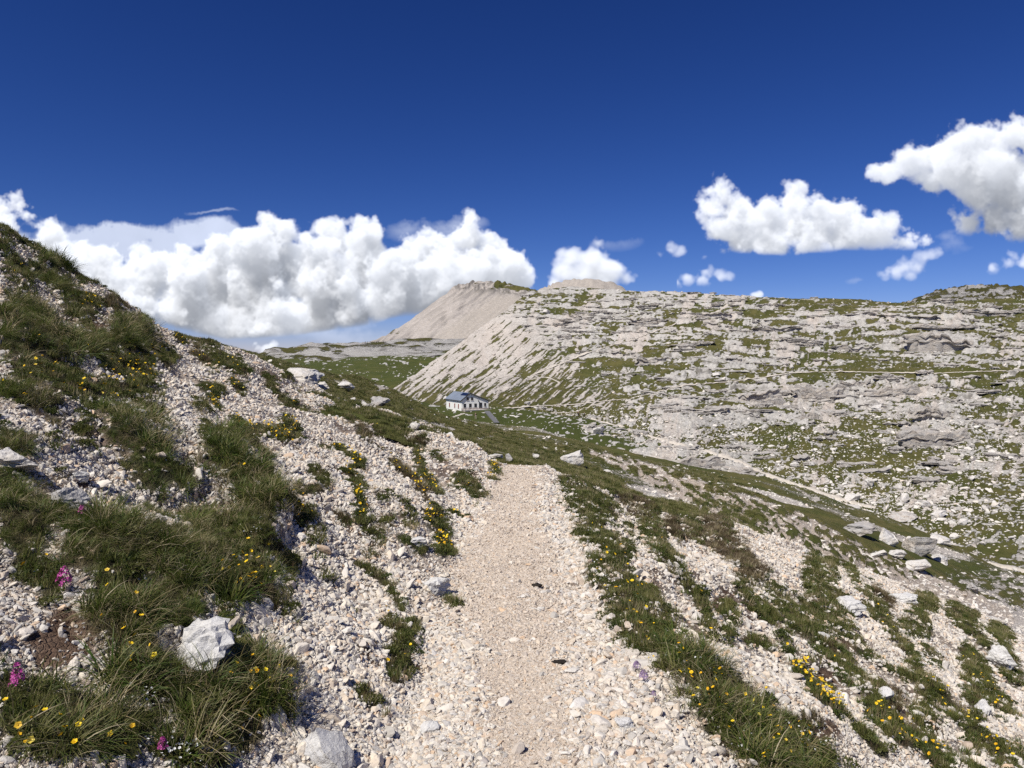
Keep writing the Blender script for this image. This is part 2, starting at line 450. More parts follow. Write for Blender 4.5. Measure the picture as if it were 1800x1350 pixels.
def mat_leaf(name, a, bcol, tip=(.30, .26, .12), tipf=.35, trans=.25, rough=.55):
    """blades: darker at the foot, paler tips, light through the leaf"""
    m = bpy.data.materials.new(name); m.use_nodes = True
    t = NT(m.node_tree); t.n.clear()
    out = t.add('ShaderNodeOutputMaterial')
    r = t.add('ShaderNodeObjectInfo').outputs['Random']
    h = t.attr('h').outputs['Fac']; br = t.attr('br').outputs['Fac']
    c = t.mix(r, a, bcol)
    c = t.mix(t.math('MULTIPLY', t.ramp(br, .62, .95), tipf * 2, clamp=True), c, tip)
    c = t.mix(t.math('MULTIPLY', t.ramp(h, .55, 1.0), tipf), c, tip)
    d = t.add('ShaderNodeBsdfPrincipled', {'Base Color': c, 'Roughness': rough, 'Specular IOR Level': .3})
    tr = t.add('ShaderNodeBsdfTranslucent', {'Color': t.mix(.5, c, (.16, .20, .03))})
    mx = t.add('ShaderNodeMixShader', {0: trans, 1: d.outputs[0], 2: tr.outputs[0]})
    t.l.new(mx.outputs[0], out.inputs[0])
    return m

def mat_near():
    """ground under the loose stones near the path: fine grit, stones too small to build, brown soil, roots of the turf"""
    m, t, b = new_mat('scree_ground', .95, .15)
    p = t.add('ShaderNodeTexCoord').outputs['Object']
    g = t.attr('grass').outputs['Fac']; soil = t.attr('soil').outputs['Fac']; pa = t.attr('path').outputs['Fac']
    cols = []
    hs = []
    for sc, (c0, c1, c2) in ((42., ((.60, .56, .51), (.60, .50, .40), (.40, .37, .34))), (120., ((.58, .52, .45), (.60, .48, .375), (.42, .36, .31)))):
        v = t.add('ShaderNodeTexVoronoi', {'Vector': p, 'Scale': sc, 'Randomness': 1.0})
        v2 = t.add('ShaderNodeTexVoronoi', {'Vector': p, 'Scale': sc, 'Randomness': 1.0}, feature='DISTANCE_TO_EDGE')
        sp = t.add('ShaderNodeSeparateColor', {0: v.outputs['Color']})
        c = t.mix(t.ramp(sp.outputs[0], .2, .8), c0, c1)
        c = t.mix(t.math('MULTIPLY', t.ramp(sp.outputs[1], .6, .95), .8), c, c2)
        e = t.ramp(v2.outputs[0], .0, .16)
        c = t.mix(t.math('MULTIPLY_ADD', e, -.7, .7), c, (.16, .12, .09))
        cols.append(c); hs.append(t.math('MULTIPLY', e, t.math('MULTIPLY_ADD', sp.outputs[2], .8, .2)))
    grit = t.mix(t.ramp(t.noise(p, 7., 4, .6), .42, .58), cols[0], cols[1])
    grit = t.mix(t.math('MULTIPLY', pa, .85), grit, t.mix(.55, cols[1], (.60, .485, .385)))
    so_c = t.mix(t.ramp(t.noise(p, 14., 6, .7), .35, .65), (.085, .052, .036), (.20, .135, .095))
    c = t.mix(soil, grit, so_c)
    gr = t.mix(t.ramp(t.noise(p, 9., 5, .7), .35, .65), (.030, .034, .014), (.075, .062, .030))
    c = t.mix(g, c, gr)
    t.l.new(c, b.inputs['Base Color'])
    h = t.math('ADD', t.math('MULTIPLY', hs[0], .018), t.math('MULTIPLY', hs[1], .006))
    h = t.math('ADD', h, t.math('MULTIPLY', t.noise(p, 30., 5, .7), .012))
    nd = t.add('ShaderNodeBump', {'Height': h, 'Distance': 1.0, 'Strength': .8}); t.l.new(nd.outputs[0], b.inputs['Normal'])
    return m

def mat_hill(name, fine=1.0, rock=(.53, .51, .47), grass0=(.062, .066, .020), grass1=(.115, .105, .038), warmc=(.60, .50, .42), dark=(.16, .145, .12), edge=.07, bd=.5, zst=3.0):
    """far slopes: attribute 'grass' holds where turf lies, fine noise frays its edge; bare rock between"""
    m, t, b = new_mat(name, .95, .1)
    p = t.add('ShaderNodeTexCoord').outputs['Object']
    g = t.attr('grass').outputs['Fac']; w = t.attr('warm').outputs['Fac']; dk = t.attr('dark').outputs['Fac']
    pz = t.add('ShaderNodeMapping', {'Vector': p, 'Scale': (1, 1, zst)}).outputs[0]
    n1 = t.noise(pz, .8 * fine, 5, .75); n2 = t.noise(p, .16 * fine, 5, .65); n3 = t.noise(pz, 1.7 * fine, 5, .8); n4 = t.noise(pz, .55 * fine, 5, .7)
    gg = t.math('ADD', g, t.math('MULTIPLY_ADD', n1, 1.5, -.75))
    gm = t.ramp(gg, .5 - edge, .5 + edge)
    rc = t.mix(t.math('MULTIPLY', t.ramp(n2, .4, .65), .7), rock, tuple(x * .74 for x in rock))
    rc = t.mix(w, rc, warmc)
    rc = t.mix(t.math('MULTIPLY', t.ramp(n4, .50, .68), .40), rc, dark)
    rc = t.mix(t.math('MULTIPLY', t.ramp(n3, .50, .66), .70), rc, dark)
    rc = t.mix(t.math('MULTIPLY', t.ramp(n3, .48, .36), .7), rc, tuple(min(.72, x * 1.3) for x in rock))
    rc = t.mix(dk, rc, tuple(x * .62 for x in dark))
    gc = t.mix(t.ramp(n2, .35, .65), grass0, grass1)
    gc = t.mix(t.math('MULTIPLY', t.ramp(n3, .45, .75), .5), gc, tuple(x * 1.6 + .015 for x in grass1))
    gc = t.mix(t.math('MULTIPLY', t.attr('lush').outputs['Fac'], .6), gc, (.062, .078, .020))
    c = t.mix(gm, rc, gc)
    t.l.new(c, b.inputs['Base Color'])
    h = t.math('ADD', t.math('MULTIPLY', t.math('SUBTRACT', 1.0, gm), .55), t.math('ADD', t.math('MULTIPLY', n3, .5), t.math('MULTIPLY', n1, .7)))
    nd = t.add('ShaderNodeBump', {'Height': h, 'Distance': bd / fine, 'Strength': .9}); t.l.new(nd.outputs[0], b.inputs['Normal'])
    return m

def mat_yellow():
    m, t, b = new_mat('yellow_petal', .55, .3)
    r = t.add('ShaderNodeObjectInfo').outputs['Random']
    t.l.new(ramp_node(t, r, [(0, (.78, .60, .02)), (.5, (.80, .52, .012)), (.8, (.70, .38, .01)), (1, (.66, .58, .10))]), b.inputs['Base Color'])
    return m
M = dict(
    near=mat_near(), stone=mat_stone('loose_limestone'), grit=mat_stone('path_gravel', .5, 1.03), rubble=mat_stone('far_rubble', .0, 1.18, (.56, .54, .50)),
    rock=mat_rock('limestone_boulder', base=(.66, .64, .61), warm=(.60, .55, .48), sc=2.2, lichen=.22), rock_grey=mat_rock('grey_weathered_boulder', base=(.42, .41, .40), warm=(.40, .36, .32), sc=1.2, lichen=.6),
    rock_white=mat_rock('white_limestone', base=(.66, .65, .63), warm=(.62, .60, .56), dark=(.30, .29, .28), sc=9.0, lichen=.25, bd=.012),
    cliff=mat_rock('cliff_rock', base=(.48, .455, .42), warm=(.52, .46, .39), dark=(.15, .14, .125), sc=.35, strata=.8, lichen=.35, bd=.5),
    cliff_mid=mat_rock('outcrop_rock', base=(.54, .52, .49), warm=(.56, .49, .42), dark=(.13, .125, .12), sc=.9, strata=.4, lichen=.4, bd=.18),
    blade=mat_leaf('grass_blade', (.042, .082, .010), (.084, .118, .018), tip=(.26, .24, .09)),
    olive=mat_leaf('olive_grass_blade', (.085, .102, .022), (.155, .150, .044), tip=(.30, .27, .12), tipf=.45),
    dry=mat_leaf('dry_grass_blade', (.16, .125, .055), (.30, .24, .13), tip=(.46, .39, .25), tipf=.5),
    mat_=mat_leaf('cushion_leaf', (.045, .068, .014), (.095, .098, .026), tip=(.13, .13, .03), tipf=.2),
    brown=mat_leaf('brown_heath_twig', (.060, .040, .026), (.12, .08, .045), tip=(.20, .15, .09), tipf=.4),
    soil=mat_plain('brown_soil', (.12, .078, .052), .95, .1, .4, 20., .01),
    yellow=mat_yellow(), centre=mat_plain('flower_centre', (.55, .30, .01), .7, .2, .2, 60.),
    purple=mat_plain('purple_floret', (.42, .055, .26), .5, .3, .3, 60.), violet=mat_plain('violet_floret', (.26, .18, .30), .6, .3, .3, 60.), white=mat_plain('white_floret', (.72, .72, .70), .6, .3, .1, 60.),
    stem=mat_plain('flower_stem', (.06, .09, .02), .7, .2, .2, 30.),
    hill=mat_hill('hillside_turf_and_rock', 1.0), plateau=mat_hill('plateau_rock', .35, rock=(.47, .455, .43), bd=1.2), mount=mat_hill('mountain_scree', .22, rock=(.44, .40, .36), warmc=(.40, .36, .31), dark=(.31, .285, .255), bd=.25),
    shoulder=mat_hill('shoulder_turf', 5.0, grass0=(.070, .078, .022), grass1=(.130, .115, .042), rock=(.56, .52, .47), warmc=(.48, .405, .33), edge=.08, bd=.45), meadow=mat_hill('meadow_turf', .9, grass0=(.050, .066, .017), grass1=(.088, .090, .028), bd=.4),
    trail=mat_plain('trodden_limestone_grit', (.54, .49, .42), .95, .1, .18, 2.5, .02), dung=mat_plain('dark_dung', (.035, .028, .022), .8, .3, .4, 40., .005),
)


# ------------------------------------------------------------------ where the turf lies on the near slopes (photo pixels; each stroke becomes one thing)
# (kind, radius, yellow flowers, label, points)
PATCHES = [
 ('tall', 36, 0, 'broad dark tussock under the crest at the far left, tallest on the upper slope', [(30, 565), (62, 575)]),
 ('tall', 20, 0, 'dark grass tuft hanging over the crest, upper of the two near the cloud edge', [(80, 445), (112, 468)]),
 ('tall', 19, 0, 'dark drooping grass band on the crest below the uppermost tuft', [(62, 478), (98, 505), (118, 520)]),
 ('short', 15, 8, 'small turf with yellow flowers close to the upper left corner of the slope', [(18, 470), (45, 480)]),
 ('short', 9, 0, 'thin dark grass edge at the very top of the left slope', [(12, 410), (45, 430)]),
 ('short', 16, 26, 'round flowering cushion of yellow blooms on the scree below the crest', [(146, 528), (170, 540)]),
 ('short', 8, 0, 'narrow grass fringe on the crest line right of the top tussocks', [(166, 490), (190, 505), (214, 518)]),
 ('brown', 14, 0, 'reddish brown heath clump below the crest fringe', [(190, 530), (207, 545)]),
 ('short', 9, 0, 'slim grass strip running down the crest line against the cloud', [(234, 530), (250, 548), (266, 562)]),
 ('tall', 27, 6, 'long dark turf band crossing the slope under the broad tussock', [(22, 618), (80, 610), (130, 618), (180, 615)]),
 ('tall', 27, 8, 'bushy dark tuft at the right end of the long turf band', [(218, 592), (245, 596)]),
 ('short', 20, 12, 'low green turf sloping down right of the bushy tuft', [(262, 612), (296, 632)]),
 ('short', 25, 60, 'turf densely dotted with yellow flowers in the middle of the upper left slope', [(190, 650), (235, 645), (262, 660)]),
 ('short', 22, 30, 'flowering turf tongue ending above the bare gravel patch', [(150, 690), (185, 690), (240, 688)]),
 ('short', 24, 16, 'olive turf slope with scattered yellow flowers at the left below the dark band', [(40, 650), (95, 660), (125, 680)]),
 ('short', 15, 4, 'turf strip at the left edge beside the row of white stones', [(5, 690), (40, 700), (75, 705)]),
 ('short', 8, 14, 'small yellow flowered tuft on the crest below the thin strip', [(311, 592), (322, 602)]),
 ('short', 7, 0, 'tiny dark tuft on the crest above the orange flowers', [(358, 598), (374, 606)]),
 ('short', 15, 14, 'rounded olive cushion on the scree near the crest, flowers on its lower edge', [(388, 636), (405, 640), (428, 655)]),
 ('brown', 9, 8, 'small brown and yellow clump left of the rounded olive cushion', [(345, 622), (360, 636)]),
 ('short', 12, 8, 'olive tuft in the scree two clumps below the crest', [(358, 680), (384, 690)]),
 ('short', 9, 26, 'bright yellow flower clump on white stones above the curved green bank', [(372, 706), (384, 718)]),
 ('short', 9, 16, 'turf scrap with yellow flowers right of the olive tuft', [(408, 672), (424, 690)]),
 ('short', 9, 0, 'dark round tuft leaning on the big pale crest boulder', [(502, 660), (510, 665)]),
 ('short', 7, 0, 'narrow green strip left of the crest boulder', [(468, 662), (482, 678)]),
 ('short', 8, 2, 'thin turf streak in the scree below the crest boulder', [(485, 692), (502, 708), (520, 716)]),
 ('short', 15, 46, 'wide flowering turf with bright yellow blooms mid slope', [(474, 758), (492, 764), (520, 772)]),
 ('short', 8, 26, 'compact yellow flower patch beside the top of the curved green bank', [(432, 752), (452, 764)]),
 ('short', 8, 10, 'small flowered tuft above the wide flowering turf', [(408, 738), (424, 746)]),
 ('short', 8, 20, 'pair of yellow flower cushions right above the wide flowering turf', [(500, 738), (520, 756)]),
 ('short', 7, 30, 'curved flowering turf ribbon on the open scree', [(566, 786), (594, 790), (620, 804), (640, 822)]),
 ('short', 8, 0, 'olive tuft on the tan scree upslope of the curved ribbon', [(608, 736), (624, 742)]),
 ('short', 6, 0, 'short dark tuft streak near the upper scree edge', [(636, 722), (650, 730)]),
 ('brown', 10, 0, 'brown grassy tuft near the scree rim, left of the dark streak', [(632, 754), (646, 768)]),
 ('short', 8, 3, 'flowered green strip just under the scree rim', [(662, 752), (682, 764)]),
 ('short', 6, 0, 'dark turf line running down along the scree rim', [(655, 725), (678, 744), (700, 762)]),
 ('brown', 9, 0, 'round brown heath cushion above the twin flowering streaks', [(706, 778), (722, 780)]),
 ('brown', 7, 0, 'small brown heath cushion closest to the scree rim', [(733, 772), (744, 782)]),
 ('brown', 10, 40, 'left one of the twin flowering streaks, brown at the top', [(690, 812), (706, 830), (725, 842), (742, 862), (748, 878)]),
 ('short', 8, 34, 'right one of the twin flowering streaks, running down toward the path', [(728, 790), (742, 828), (756, 850), (768, 870)]),
 ('short', 16, 3, 'round green tussock beside the far part of the path', [(812, 846), (824, 852), (836, 868)]),
 ('short', 9, 26, 'yellow flowered bush at the left shoulder where the path disappears', [(866, 820), (872, 830)]),
 ('short', 4, 8, 'thin turf lip left of the far path', [(858, 840), (872, 846)]),
 ('short', 7, 0, 'sparse tuft between the twin streaks and the far path', [(764, 800), (776, 808)]),
 ('short', 12, 34, 'long curved turf bank carrying a bunch of yellow flowers, ending dark', [(614, 826), (628, 856), (636, 890), (638, 922)]),
 ('brown', 8, 0, 'dark brown cushion left of the long curved bank', [(598, 910), (608, 918)]),
 ('short', 12, 0, 'dark green tuft above the dry overhanging grass', [(550, 828), (568, 846)]),
 ('tall', 13, 0, 'dry overhanging grass tuft in the scree, mid slope', [(528, 866), (556, 866)]),
 ('short', 18, 20, 'flowering turf right of the great dark tussock', [(520, 890), (538, 905), (528, 918)]),
 ('tall', 46, 2, 'great dark tussock overhanging its shaded hollow on the left slope', [(395, 835), (430, 875), (462, 925)]),
 ('tall', 13, 0, 'curved green bank edge sweeping up from the great dark tussock', [(415, 760), (448, 784), (470, 820), (480, 850)]),
 ('tall', 50, 0, 'large green tussock of long blades between white stones on the left slope', [(222, 770), (250, 800), (290, 845)]),
 ('tall', 26, 0, 'green and straw coloured tussock at the left edge above the grey rock slab', [(12, 775), (45, 790)]),
 ('tall', 48, 0, 'wide tussock at the left edge below the grey rock slab', [(20, 885), (62, 915), (40, 960)]),
 ('tall', 54, 0, 'long bladed tussock bank in front of the purple flower head', [(140, 980), (210, 985), (280, 970), (325, 1010)]),
 ('short', 44, 6, 'shaded turf in the hollow under the great tussock', [(370, 960), (420, 960), (440, 1000)]),
 ('short', 36, 26, 'turf with yellow blooms left of the pebble fan', [(400, 1030), (440, 1030), (470, 1010)]),
 ('tall', 42, 0, 'drooping straw coloured tussock above the white rock outcrop', [(290, 1060), (325, 1085)]),
 ('tall', 48, 14, 'green tussock with yellow blooms left of the white outcrop', [(210, 1090), (240, 1150), (255, 1200)]),
 ('mat', 22, 0, 'bright green moss cushion on the pebbles beside the white outcrop', [(398, 1110), (438, 1148)]),
 ('tall', 48, 0, 'dark shaded tussock at the foot of the white outcrop', [(285, 1225), (335, 1240)]),
 ('tall', 40, 18, 'grass tuft with yellow blooms above the round white boulder', [(440, 1205), (480, 1240)]),
 ('short', 52, 20, 'flowering turf in the bottom left corner of the slope', [(20, 1290), (90, 1310), (170, 1300), (230, 1300)]),
 ('short', 30, 0, 'turf rim under the bare brown soil at the left edge', [(15, 1215), (70, 1240), (140, 1245)]),
 ('mat', 26, 0, 'leafy cushion with tiny white flowers at the lower edge of the slope', [(300, 1325), (370, 1335)]),
 ('short', 12, 0, 'small round tuft near the top of the pebble fan', [(500, 986), (512, 994)]),
 ('brown', 12, 0, 'dry brown tuft on the pebble fan', [(474, 1058), (484, 1064)]),
 ('short', 14, 0, 'small green tuft on the pebbles above the flowering grass tuft', [(486, 1168), (505, 1174)]),
 ('short', 20, 1, 'separate green tuft on the pebbles left of the path, close to the camera', [(632, 1222), (655, 1242)]),
 ('short', 29, 3, 'largest green clump of the winding turf strip left of the path', [(712, 1135), (702, 1165), (694, 1190)]),
 ('short', 15, 2, 'middle part of the winding turf strip left of the path', [(680, 1092), (708, 1104), (724, 1112)]),
 ('short', 8, 0, 'thin upper tail of the winding turf strip', [(628, 992), (655, 1008), (674, 1022), (690, 1045), (708, 1072)]),
 ('short', 9, 0, 'small tuft below the whitish rock at the left path edge', [(790, 1056), (800, 1066)]),
 ('short', 19, 26, 'round flowering bush on the left path edge, upper part', [(758, 905), (772, 926)]),
 ('short', 15, 26, 'lower part of the flowering bush on the left path edge', [(775, 948), (782, 970)]),
 ('short', 9, 0, 'green tuft hugging a pale slab left of the flowering bush', [(700, 944), (722, 956), (742, 970)]),
 ('short', 5, 4, 'thin turf spur reaching toward the path from the flowering bush', [(788, 898), (815, 912)]),
 ('short', 46, 3, 'dark turf filling the lower left between the purple head and the white outcrop', [(205, 1040), (235, 1120), (225, 1190)]),
 ('short', 40, 4, 'dense turf under the white outcrop near the lower edge', [(330, 1270), (390, 1250), (420, 1290)]),
 ('tall', 26, 0, 'shaded long grass directly under the great dark tussock', [(345, 930), (385, 990)]),
 ('short', 30, 2, 'turf tongue between pebbles and soil at the far left, below the lower tussock', [(40, 1010), (90, 1030)]),
 # right of the path
 ('short', 29, 2, 'first turf clump on the right path edge where the path drops away', [(1008, 860), (1030, 885), (1052, 905)]),
 ('short', 33, 6, 'brownish turf on the right path rim, second clump from the far end', [(1035, 925), (1070, 955), (1095, 985)]),
 ('short', 42, 26, 'turf on the right path rim with a line of yellow flowers', [(1065, 1010), (1100, 1045), (1130, 1075)]),
 ('short', 46, 14, 'dense green grass on the right path rim in the middle distance', [(1115, 1100), (1150, 1130), (1195, 1170)]),
 ('tall', 50, 24, 'tall grass with yellow flowers on the right path rim near the camera', [(1215, 1200), (1255, 1240), (1285, 1270)]),
 ('tall', 48, 20, 'nearest grass bank in the lower right, running out of the picture', [(1300, 1290), (1350, 1330), (1400, 1370)]),
 ('brown', 18, 0, 'brown green clump on the white stones right of the far path', [(1100, 868), (1130, 900)]),
 ('short', 12, 3, 'slim turf streak running down the right scree, nearest to the path', [(1150, 939), (1183, 992), (1205, 1028), (1225, 1042), (1253, 1119)]),
 ('brown', 18, 0, 'brown tuft at the head of the second streak on the right scree', [(1180, 928), (1200, 944)]),
 ('brown', 24, 0, 'wide brown heath bank at the crest of the right slope', [(1244, 917), (1267, 950), (1294, 985), (1326, 1014)]),
 ('short', 12, 0, 'short turf streak above the wide green streak on the right slope', [(1300, 1030), (1328, 1072), (1355, 1086)]),
 ('short', 20, 2, 'wide green streak down the middle of the right slope', [(1355, 1039), (1397, 1086), (1433, 1119), (1467, 1153), (1500, 1197)]),
 ('short', 9, 0, 'long thin turf streak beside the whitish bedrock on the right slope', [(1411, 1058), (1444, 1092), (1494, 1119), (1522, 1153), (1550, 1175), (1605, 1197)]),
 ('short', 15, 90, 'streak packed with yellow flowers on the lower right slope', [(1389, 1147), (1425, 1203), (1453, 1233), (1480, 1253)]),
 ('short', 9, 0, 'little green patch above the flower packed streak', [(1314, 1125), (1355, 1142)]),
 ('short', 11, 6, 'turf streak below the pale bedrock ledge on the right', [(1542, 1067), (1564, 1108), (1600, 1147), (1619, 1192)]),
 ('brown', 9, 0, 'small dark cushion beside the pale bedrock ledge', [(1539, 1039), (1567, 1061)]),
 ('short', 9, 0, 'green cushion left of the pale bedrock ledge', [(1455, 1030), (1478, 1050)]),
 ('short', 10, 0, 'oval green cushion alone on the right scree', [(1628, 1142), (1652, 1175)]),
 ('short', 17, 30, 'long flowering turf streak leaving the picture at the lower right', [(1633, 1205), (1661, 1239), (1703, 1275), (1744, 1308), (1772, 1344)]),
 ('short', 6, 0, 'narrow straight turf blade line on the lower right scree', [(1617, 1217), (1641, 1283)]),
 ('short', 20, 34, 'flowering turf patch on the lower right scree below the white stone', [(1536, 1253), (1572, 1286), (1619, 1308), (1661, 1350)]),
 ('short', 26, 14, 'turf with white stones between it right of the nearest grass bank', [(1300, 1211), (1342, 1253), (1383, 1295), (1440, 1340)]),
 ('brown', 12, 0, 'straw coloured tuft between turf and scree on the lower right', [(1415, 1262), (1425, 1275)]),
 ('short', 17, 20, 'turf streak with yellow flowers at the right edge', [(1703, 1147), (1733, 1215), (1772, 1253)]),
 ('short', 13, 0, 'dark turf streak at the upper right scree edge', [(1675, 1078), (1717, 1119), (1745, 1153)]),
 ('short', 13, 0, 'rounded turf on the scree near the right edge', [(1712, 1232), (1722, 1246)]),
 ('brown', 12, 0, 'brown earthy tuft under the white stone on the right slope', [(1560, 1222), (1576, 1236)]),
 ('short', 12, 0, 'turf scrap below the flower packed streak', [(1508, 1280), (1550, 1322)]),
 ('short', 10, 0, 'pair of green cushions on the right scree mid way', [(1625, 1205), (1636, 1215)]),
]
SOILS = [(120, 1150, 62), (385, 775, 26), (165, 568, 34), (150, 850, 22), (745, 1180, 20), (600, 830, 20), (1270, 1060, 24), (1450, 1180, 36), (1500, 1125, 26), (1430, 1290, 40), (1330, 1080, 20), (660, 1170, 22), (500, 1080, 16), (90, 720, 16), (1590, 1250, 24), (830, 838, 10), (220, 1290, 20), (640, 1150, 20)]

# --- near hillside with the path on it
CREST = [(-700, 8, 150), (-300, 9, 330), (0, 11, 404), (60, 11.5, 440), (120, 12, 482), (200, 12.5, 510), (260, 13, 560), (330, 13.5, 592), (400, 14, 618), (440, 14.5, 632), (520, 15, 672), (600, 15, 700), (680, 15, 722), (760, 14, 752), (820, 13, 782), (870, 12.5, 812), (900, 12.2, 819), (960, 12.2, 820), (990, 12, 838),
         (1050, 12.2, 858), (1100, 12.5, 876), (1200, 14, 900), (1300, 16, 922), (1450, 18, 980), (1600, 20, 1032), (1800, 20, 1120), (2100, 20, 1260), (2600, 20, 1500)]
A = Sheet(-1.15, 1.15, 560, 0.95, 34, 640)
def path_c(y): return .06 + .14 * np.clip((y - 8) / 4, 0, 1.5) ** 2 + .02 * np.sin(y * 1.3)
def near_height(A):
    X, Y = A.X, A.Y
    xc = path_c(Y)
    wv = .05 * fbm(Y, Y * 0, 1.1, 3) + .02 * fbm(Y, X * 0 + 5, .35, 2)
    nw = 1 - sst(Y, 2.2, 5.5)
    xl = xc - .48 + wv; xr = xc + .50 + .08 * fbm(Y, Y * 0 + 9, 1.3, 2)
    tl = np.maximum(0, xl - X); tr = np.maximum(0, X - xr)
    Z = .47 * (np.sqrt(tl ** 2 + .02) - .141) - .43 * (np.sqrt(tr ** 2 + .05) - .223)
    cp = CX + F * A.u
    Dc = np.interp(cp, [c[0] for c in CREST], [c[1] for c in CREST]); pc = np.interp(cp, [c[0] for c in CREST], [c[2] for c in CREST])
    zt = CZ + (HY - pc) / F * Dc
    for i in range(len(A.u)):
        z = Z[:, i]; z0 = np.interp(Dc[i], A.d, z)
        z += (zt[i] - z0) * sst(A.d, .42 * Dc[i], Dc[i])
        k = A.d > Dc[i]
        dd = A.d[k] - Dc[i]
        z[k] = zt[i] - .30 * dd - .02 * dd ** 2
    out = sst(tl, 0, .5) + sst(tr, 0, .6)
    Z += out * (.10 * fbm(X, Y, 1.6, 3) + .045 * fbm(X, Y, .5, 3)) * sst(Y, 1, 4)
    Z += .012 * fbm(X, Y, .16, 2) + .012 * fbm(X, Y, .6, 2)
    A.Z = Z
    A.Dc = Dc
    ed = .10 * fbm(X, Y, .45, 3, .6, 3)
    pth = (1 - sst(xl + .30 * nw + .10 - X + ed, -.10, .20)) * (1 - sst(X - xr + .30 + .16 * nw + ed, -.10, .24))
    return np.clip(pth, 0, 1), tl, tr
PATHM, TL, TR = near_height(A)
def seg_dist(px, py, pts):
    best = np.full(px.shape, 1e9)
    if len(pts) == 1: return np.hypot(px - pts[0][0], py - pts[0][1])
    for (ax, ay), (bx, by) in zip(pts[:-1], pts[1:]):
        vx, vy = bx - ax, by - ay; L = vx * vx + vy * vy + 1e-9
        t_ = np.clip(((px - ax) * vx + (py - ay) * vy) / L, 0, 1)
        np.minimum(best, np.hypot(px - ax - t_ * vx, py - ay - t_ * vy), out=best)
    return best
GR = np.zeros_like(A.Z); SOIL = np.zeros_like(A.Z)
APX, APY = A.px(), A.py()
front_ok = (A.D < A.Dc[None, :] + .2)
frng = fbm(A.X, A.Y, .22, 3) + .8 * fbm(A.X, A.Y, .07, 2, .5, 6)
lift = np.zeros_like(A.Z)
for n_, (kind, r, nf, lab, pts) in enumerate(PATCHES):
    x0 = min(p[0] for p in pts) - 2 * r; x1 = max(p[0] for p in pts) + 2 * r; y0 = min(p[1] for p in pts) - 2 * r; y1 = max(p[1] for p in pts) + 2 * r
    c0, c1 = np.searchsorted(A.u, [(x0 - CX) / F, (x1 - CX) / F])
    if c1 <= c0: continue
    sl = (slice(None), slice(max(0, c0), c1))
    d = seg_dist(APX[sl], APY[sl], pts)
    d = d + frng[sl] * r * .35
    m = (1 - sst(d, r * .55, r * 1.1)) * front_ok[sl]
    GR[sl] = np.maximum(GR[sl], m)
    rw = r * A.D[sl] / F
    up_ = 1.0 if lab.startswith('great') else {'tall': .42, 'short': .25, 'brown': .22, 'mat': .3}[kind]
    lift[sl] = np.maximum(lift[sl], np.sqrt(np.clip(1 - (d / (r * 1.15)) ** 2, 0, 1)) * rw * up_ * front_ok[sl])
for (x, y, r) in SOILS:
    d = np.hypot(APX - x, (APY - y) * 1.25) + frng * r * .6
    SOIL = np.maximum(SOIL, (1 - sst(d, r * .5, r * 1.15)) * front_ok)
# many smaller scraps of turf and soil that follow the streaks
e1 = fbm(APX * .8 - APY * .25, APY * .35 + APX * .2, 34, 3, .55, 3)
scrap = sst(e1 + .25 * fbm(A.X, A.Y, .35, 2, .5, 8), .50, .72) * (TL + TR > .3) * front_ok * (A.D > 3.0)
scrap *= np.where(APX < 900, .75, 1.0)
SOIL = np.maximum(SOIL, sst(fbm(A.X, A.Y, .5, 4, .6, 12), .52, .85) * .7 * (TL + TR > .25))
GR2 = np.maximum(GR, scrap)
# tread of small slumps along the slope, then the raised turf
A.Z += lift
A.Z += scrap * .02
A.build('hillside', M['near'], dict(grass=np.clip(GR2, 0, 1), soil=SOIL, path=PATHM))
print('near', round(time.time() - T0, 1))

# --- shoulder beyond the path's crest, falling to the right
TB = {-300: [(14, 440), (40, 450), (60, 490), (90, 640), (160, 900)], 0: [(14, 500), (40, 500), (60, 530), (85, 680), (160, 900)], 300: [(14, 620), (40, 610), (60, 632), (85, 700), (160, 900)],
      440: [(14, 665), (32, 650), (45, 645), (70, 700), (150, 860)], 520: [(14, 695), (35, 665), (48, 655), (75, 705), (150, 860)], 620: [(14, 725), (35, 695), (60, 674), (90, 715), (160, 860)],
      700: [(14, 745), (40, 715), (75, 698), (105, 740), (170, 860)], 780: [(14, 775), (45, 755), (90, 735), (120, 765), (180, 860)], 850: [(14, 815), (48, 770), (100, 749), (125, 770), (185, 870)],
      940: [(13, 835), (45, 793), (110, 757), (130, 785), (185, 870)], 1000: [(13, 850), (40, 812), (110, 772), (130, 800), (180, 890)], 1100: [(13, 890), (40, 838), (105, 797), (125, 825), (175, 900)],
      1200: [(14, 915), (40, 860), (105, 815), (125, 845), (170, 930)], 1300: [(15, 945), (38, 882), (100, 836), (120, 866), (160, 960)], 1450: [(17, 1000), (40, 925), (90, 868), (108, 900), (150, 1010)],
      1600: [(18, 1060), (38, 985), (75, 928), (92, 965), (130, 1080)], 1800: [(18, 1150), (34, 1080), (60, 1016), (75, 1060), (110, 1200)], 2100: [(18, 1290), (34, 1200), (60, 1110), (75, 1160), (110, 1330)], 2600: [(18, 1500), (34, 1420), (60, 1300), (75, 1350), (110, 1550)]}
B = Sheet(-1.1, 1.2, 700, 12, 190, 300)
profile_sheet(B, TB)
X, Y = B.X, B.Y
B.Z += .55 * fbm(X, Y, 14, 3) * sst(Y, 14, 40) + .12 * fbm(X, Y, 3, 3) + .05 * fbm(X, Y, .8, 2)
P, Q = B.px(), B.py()
g = .74 + .25 * fbm(X, Y, 12, 4, .6, 2)
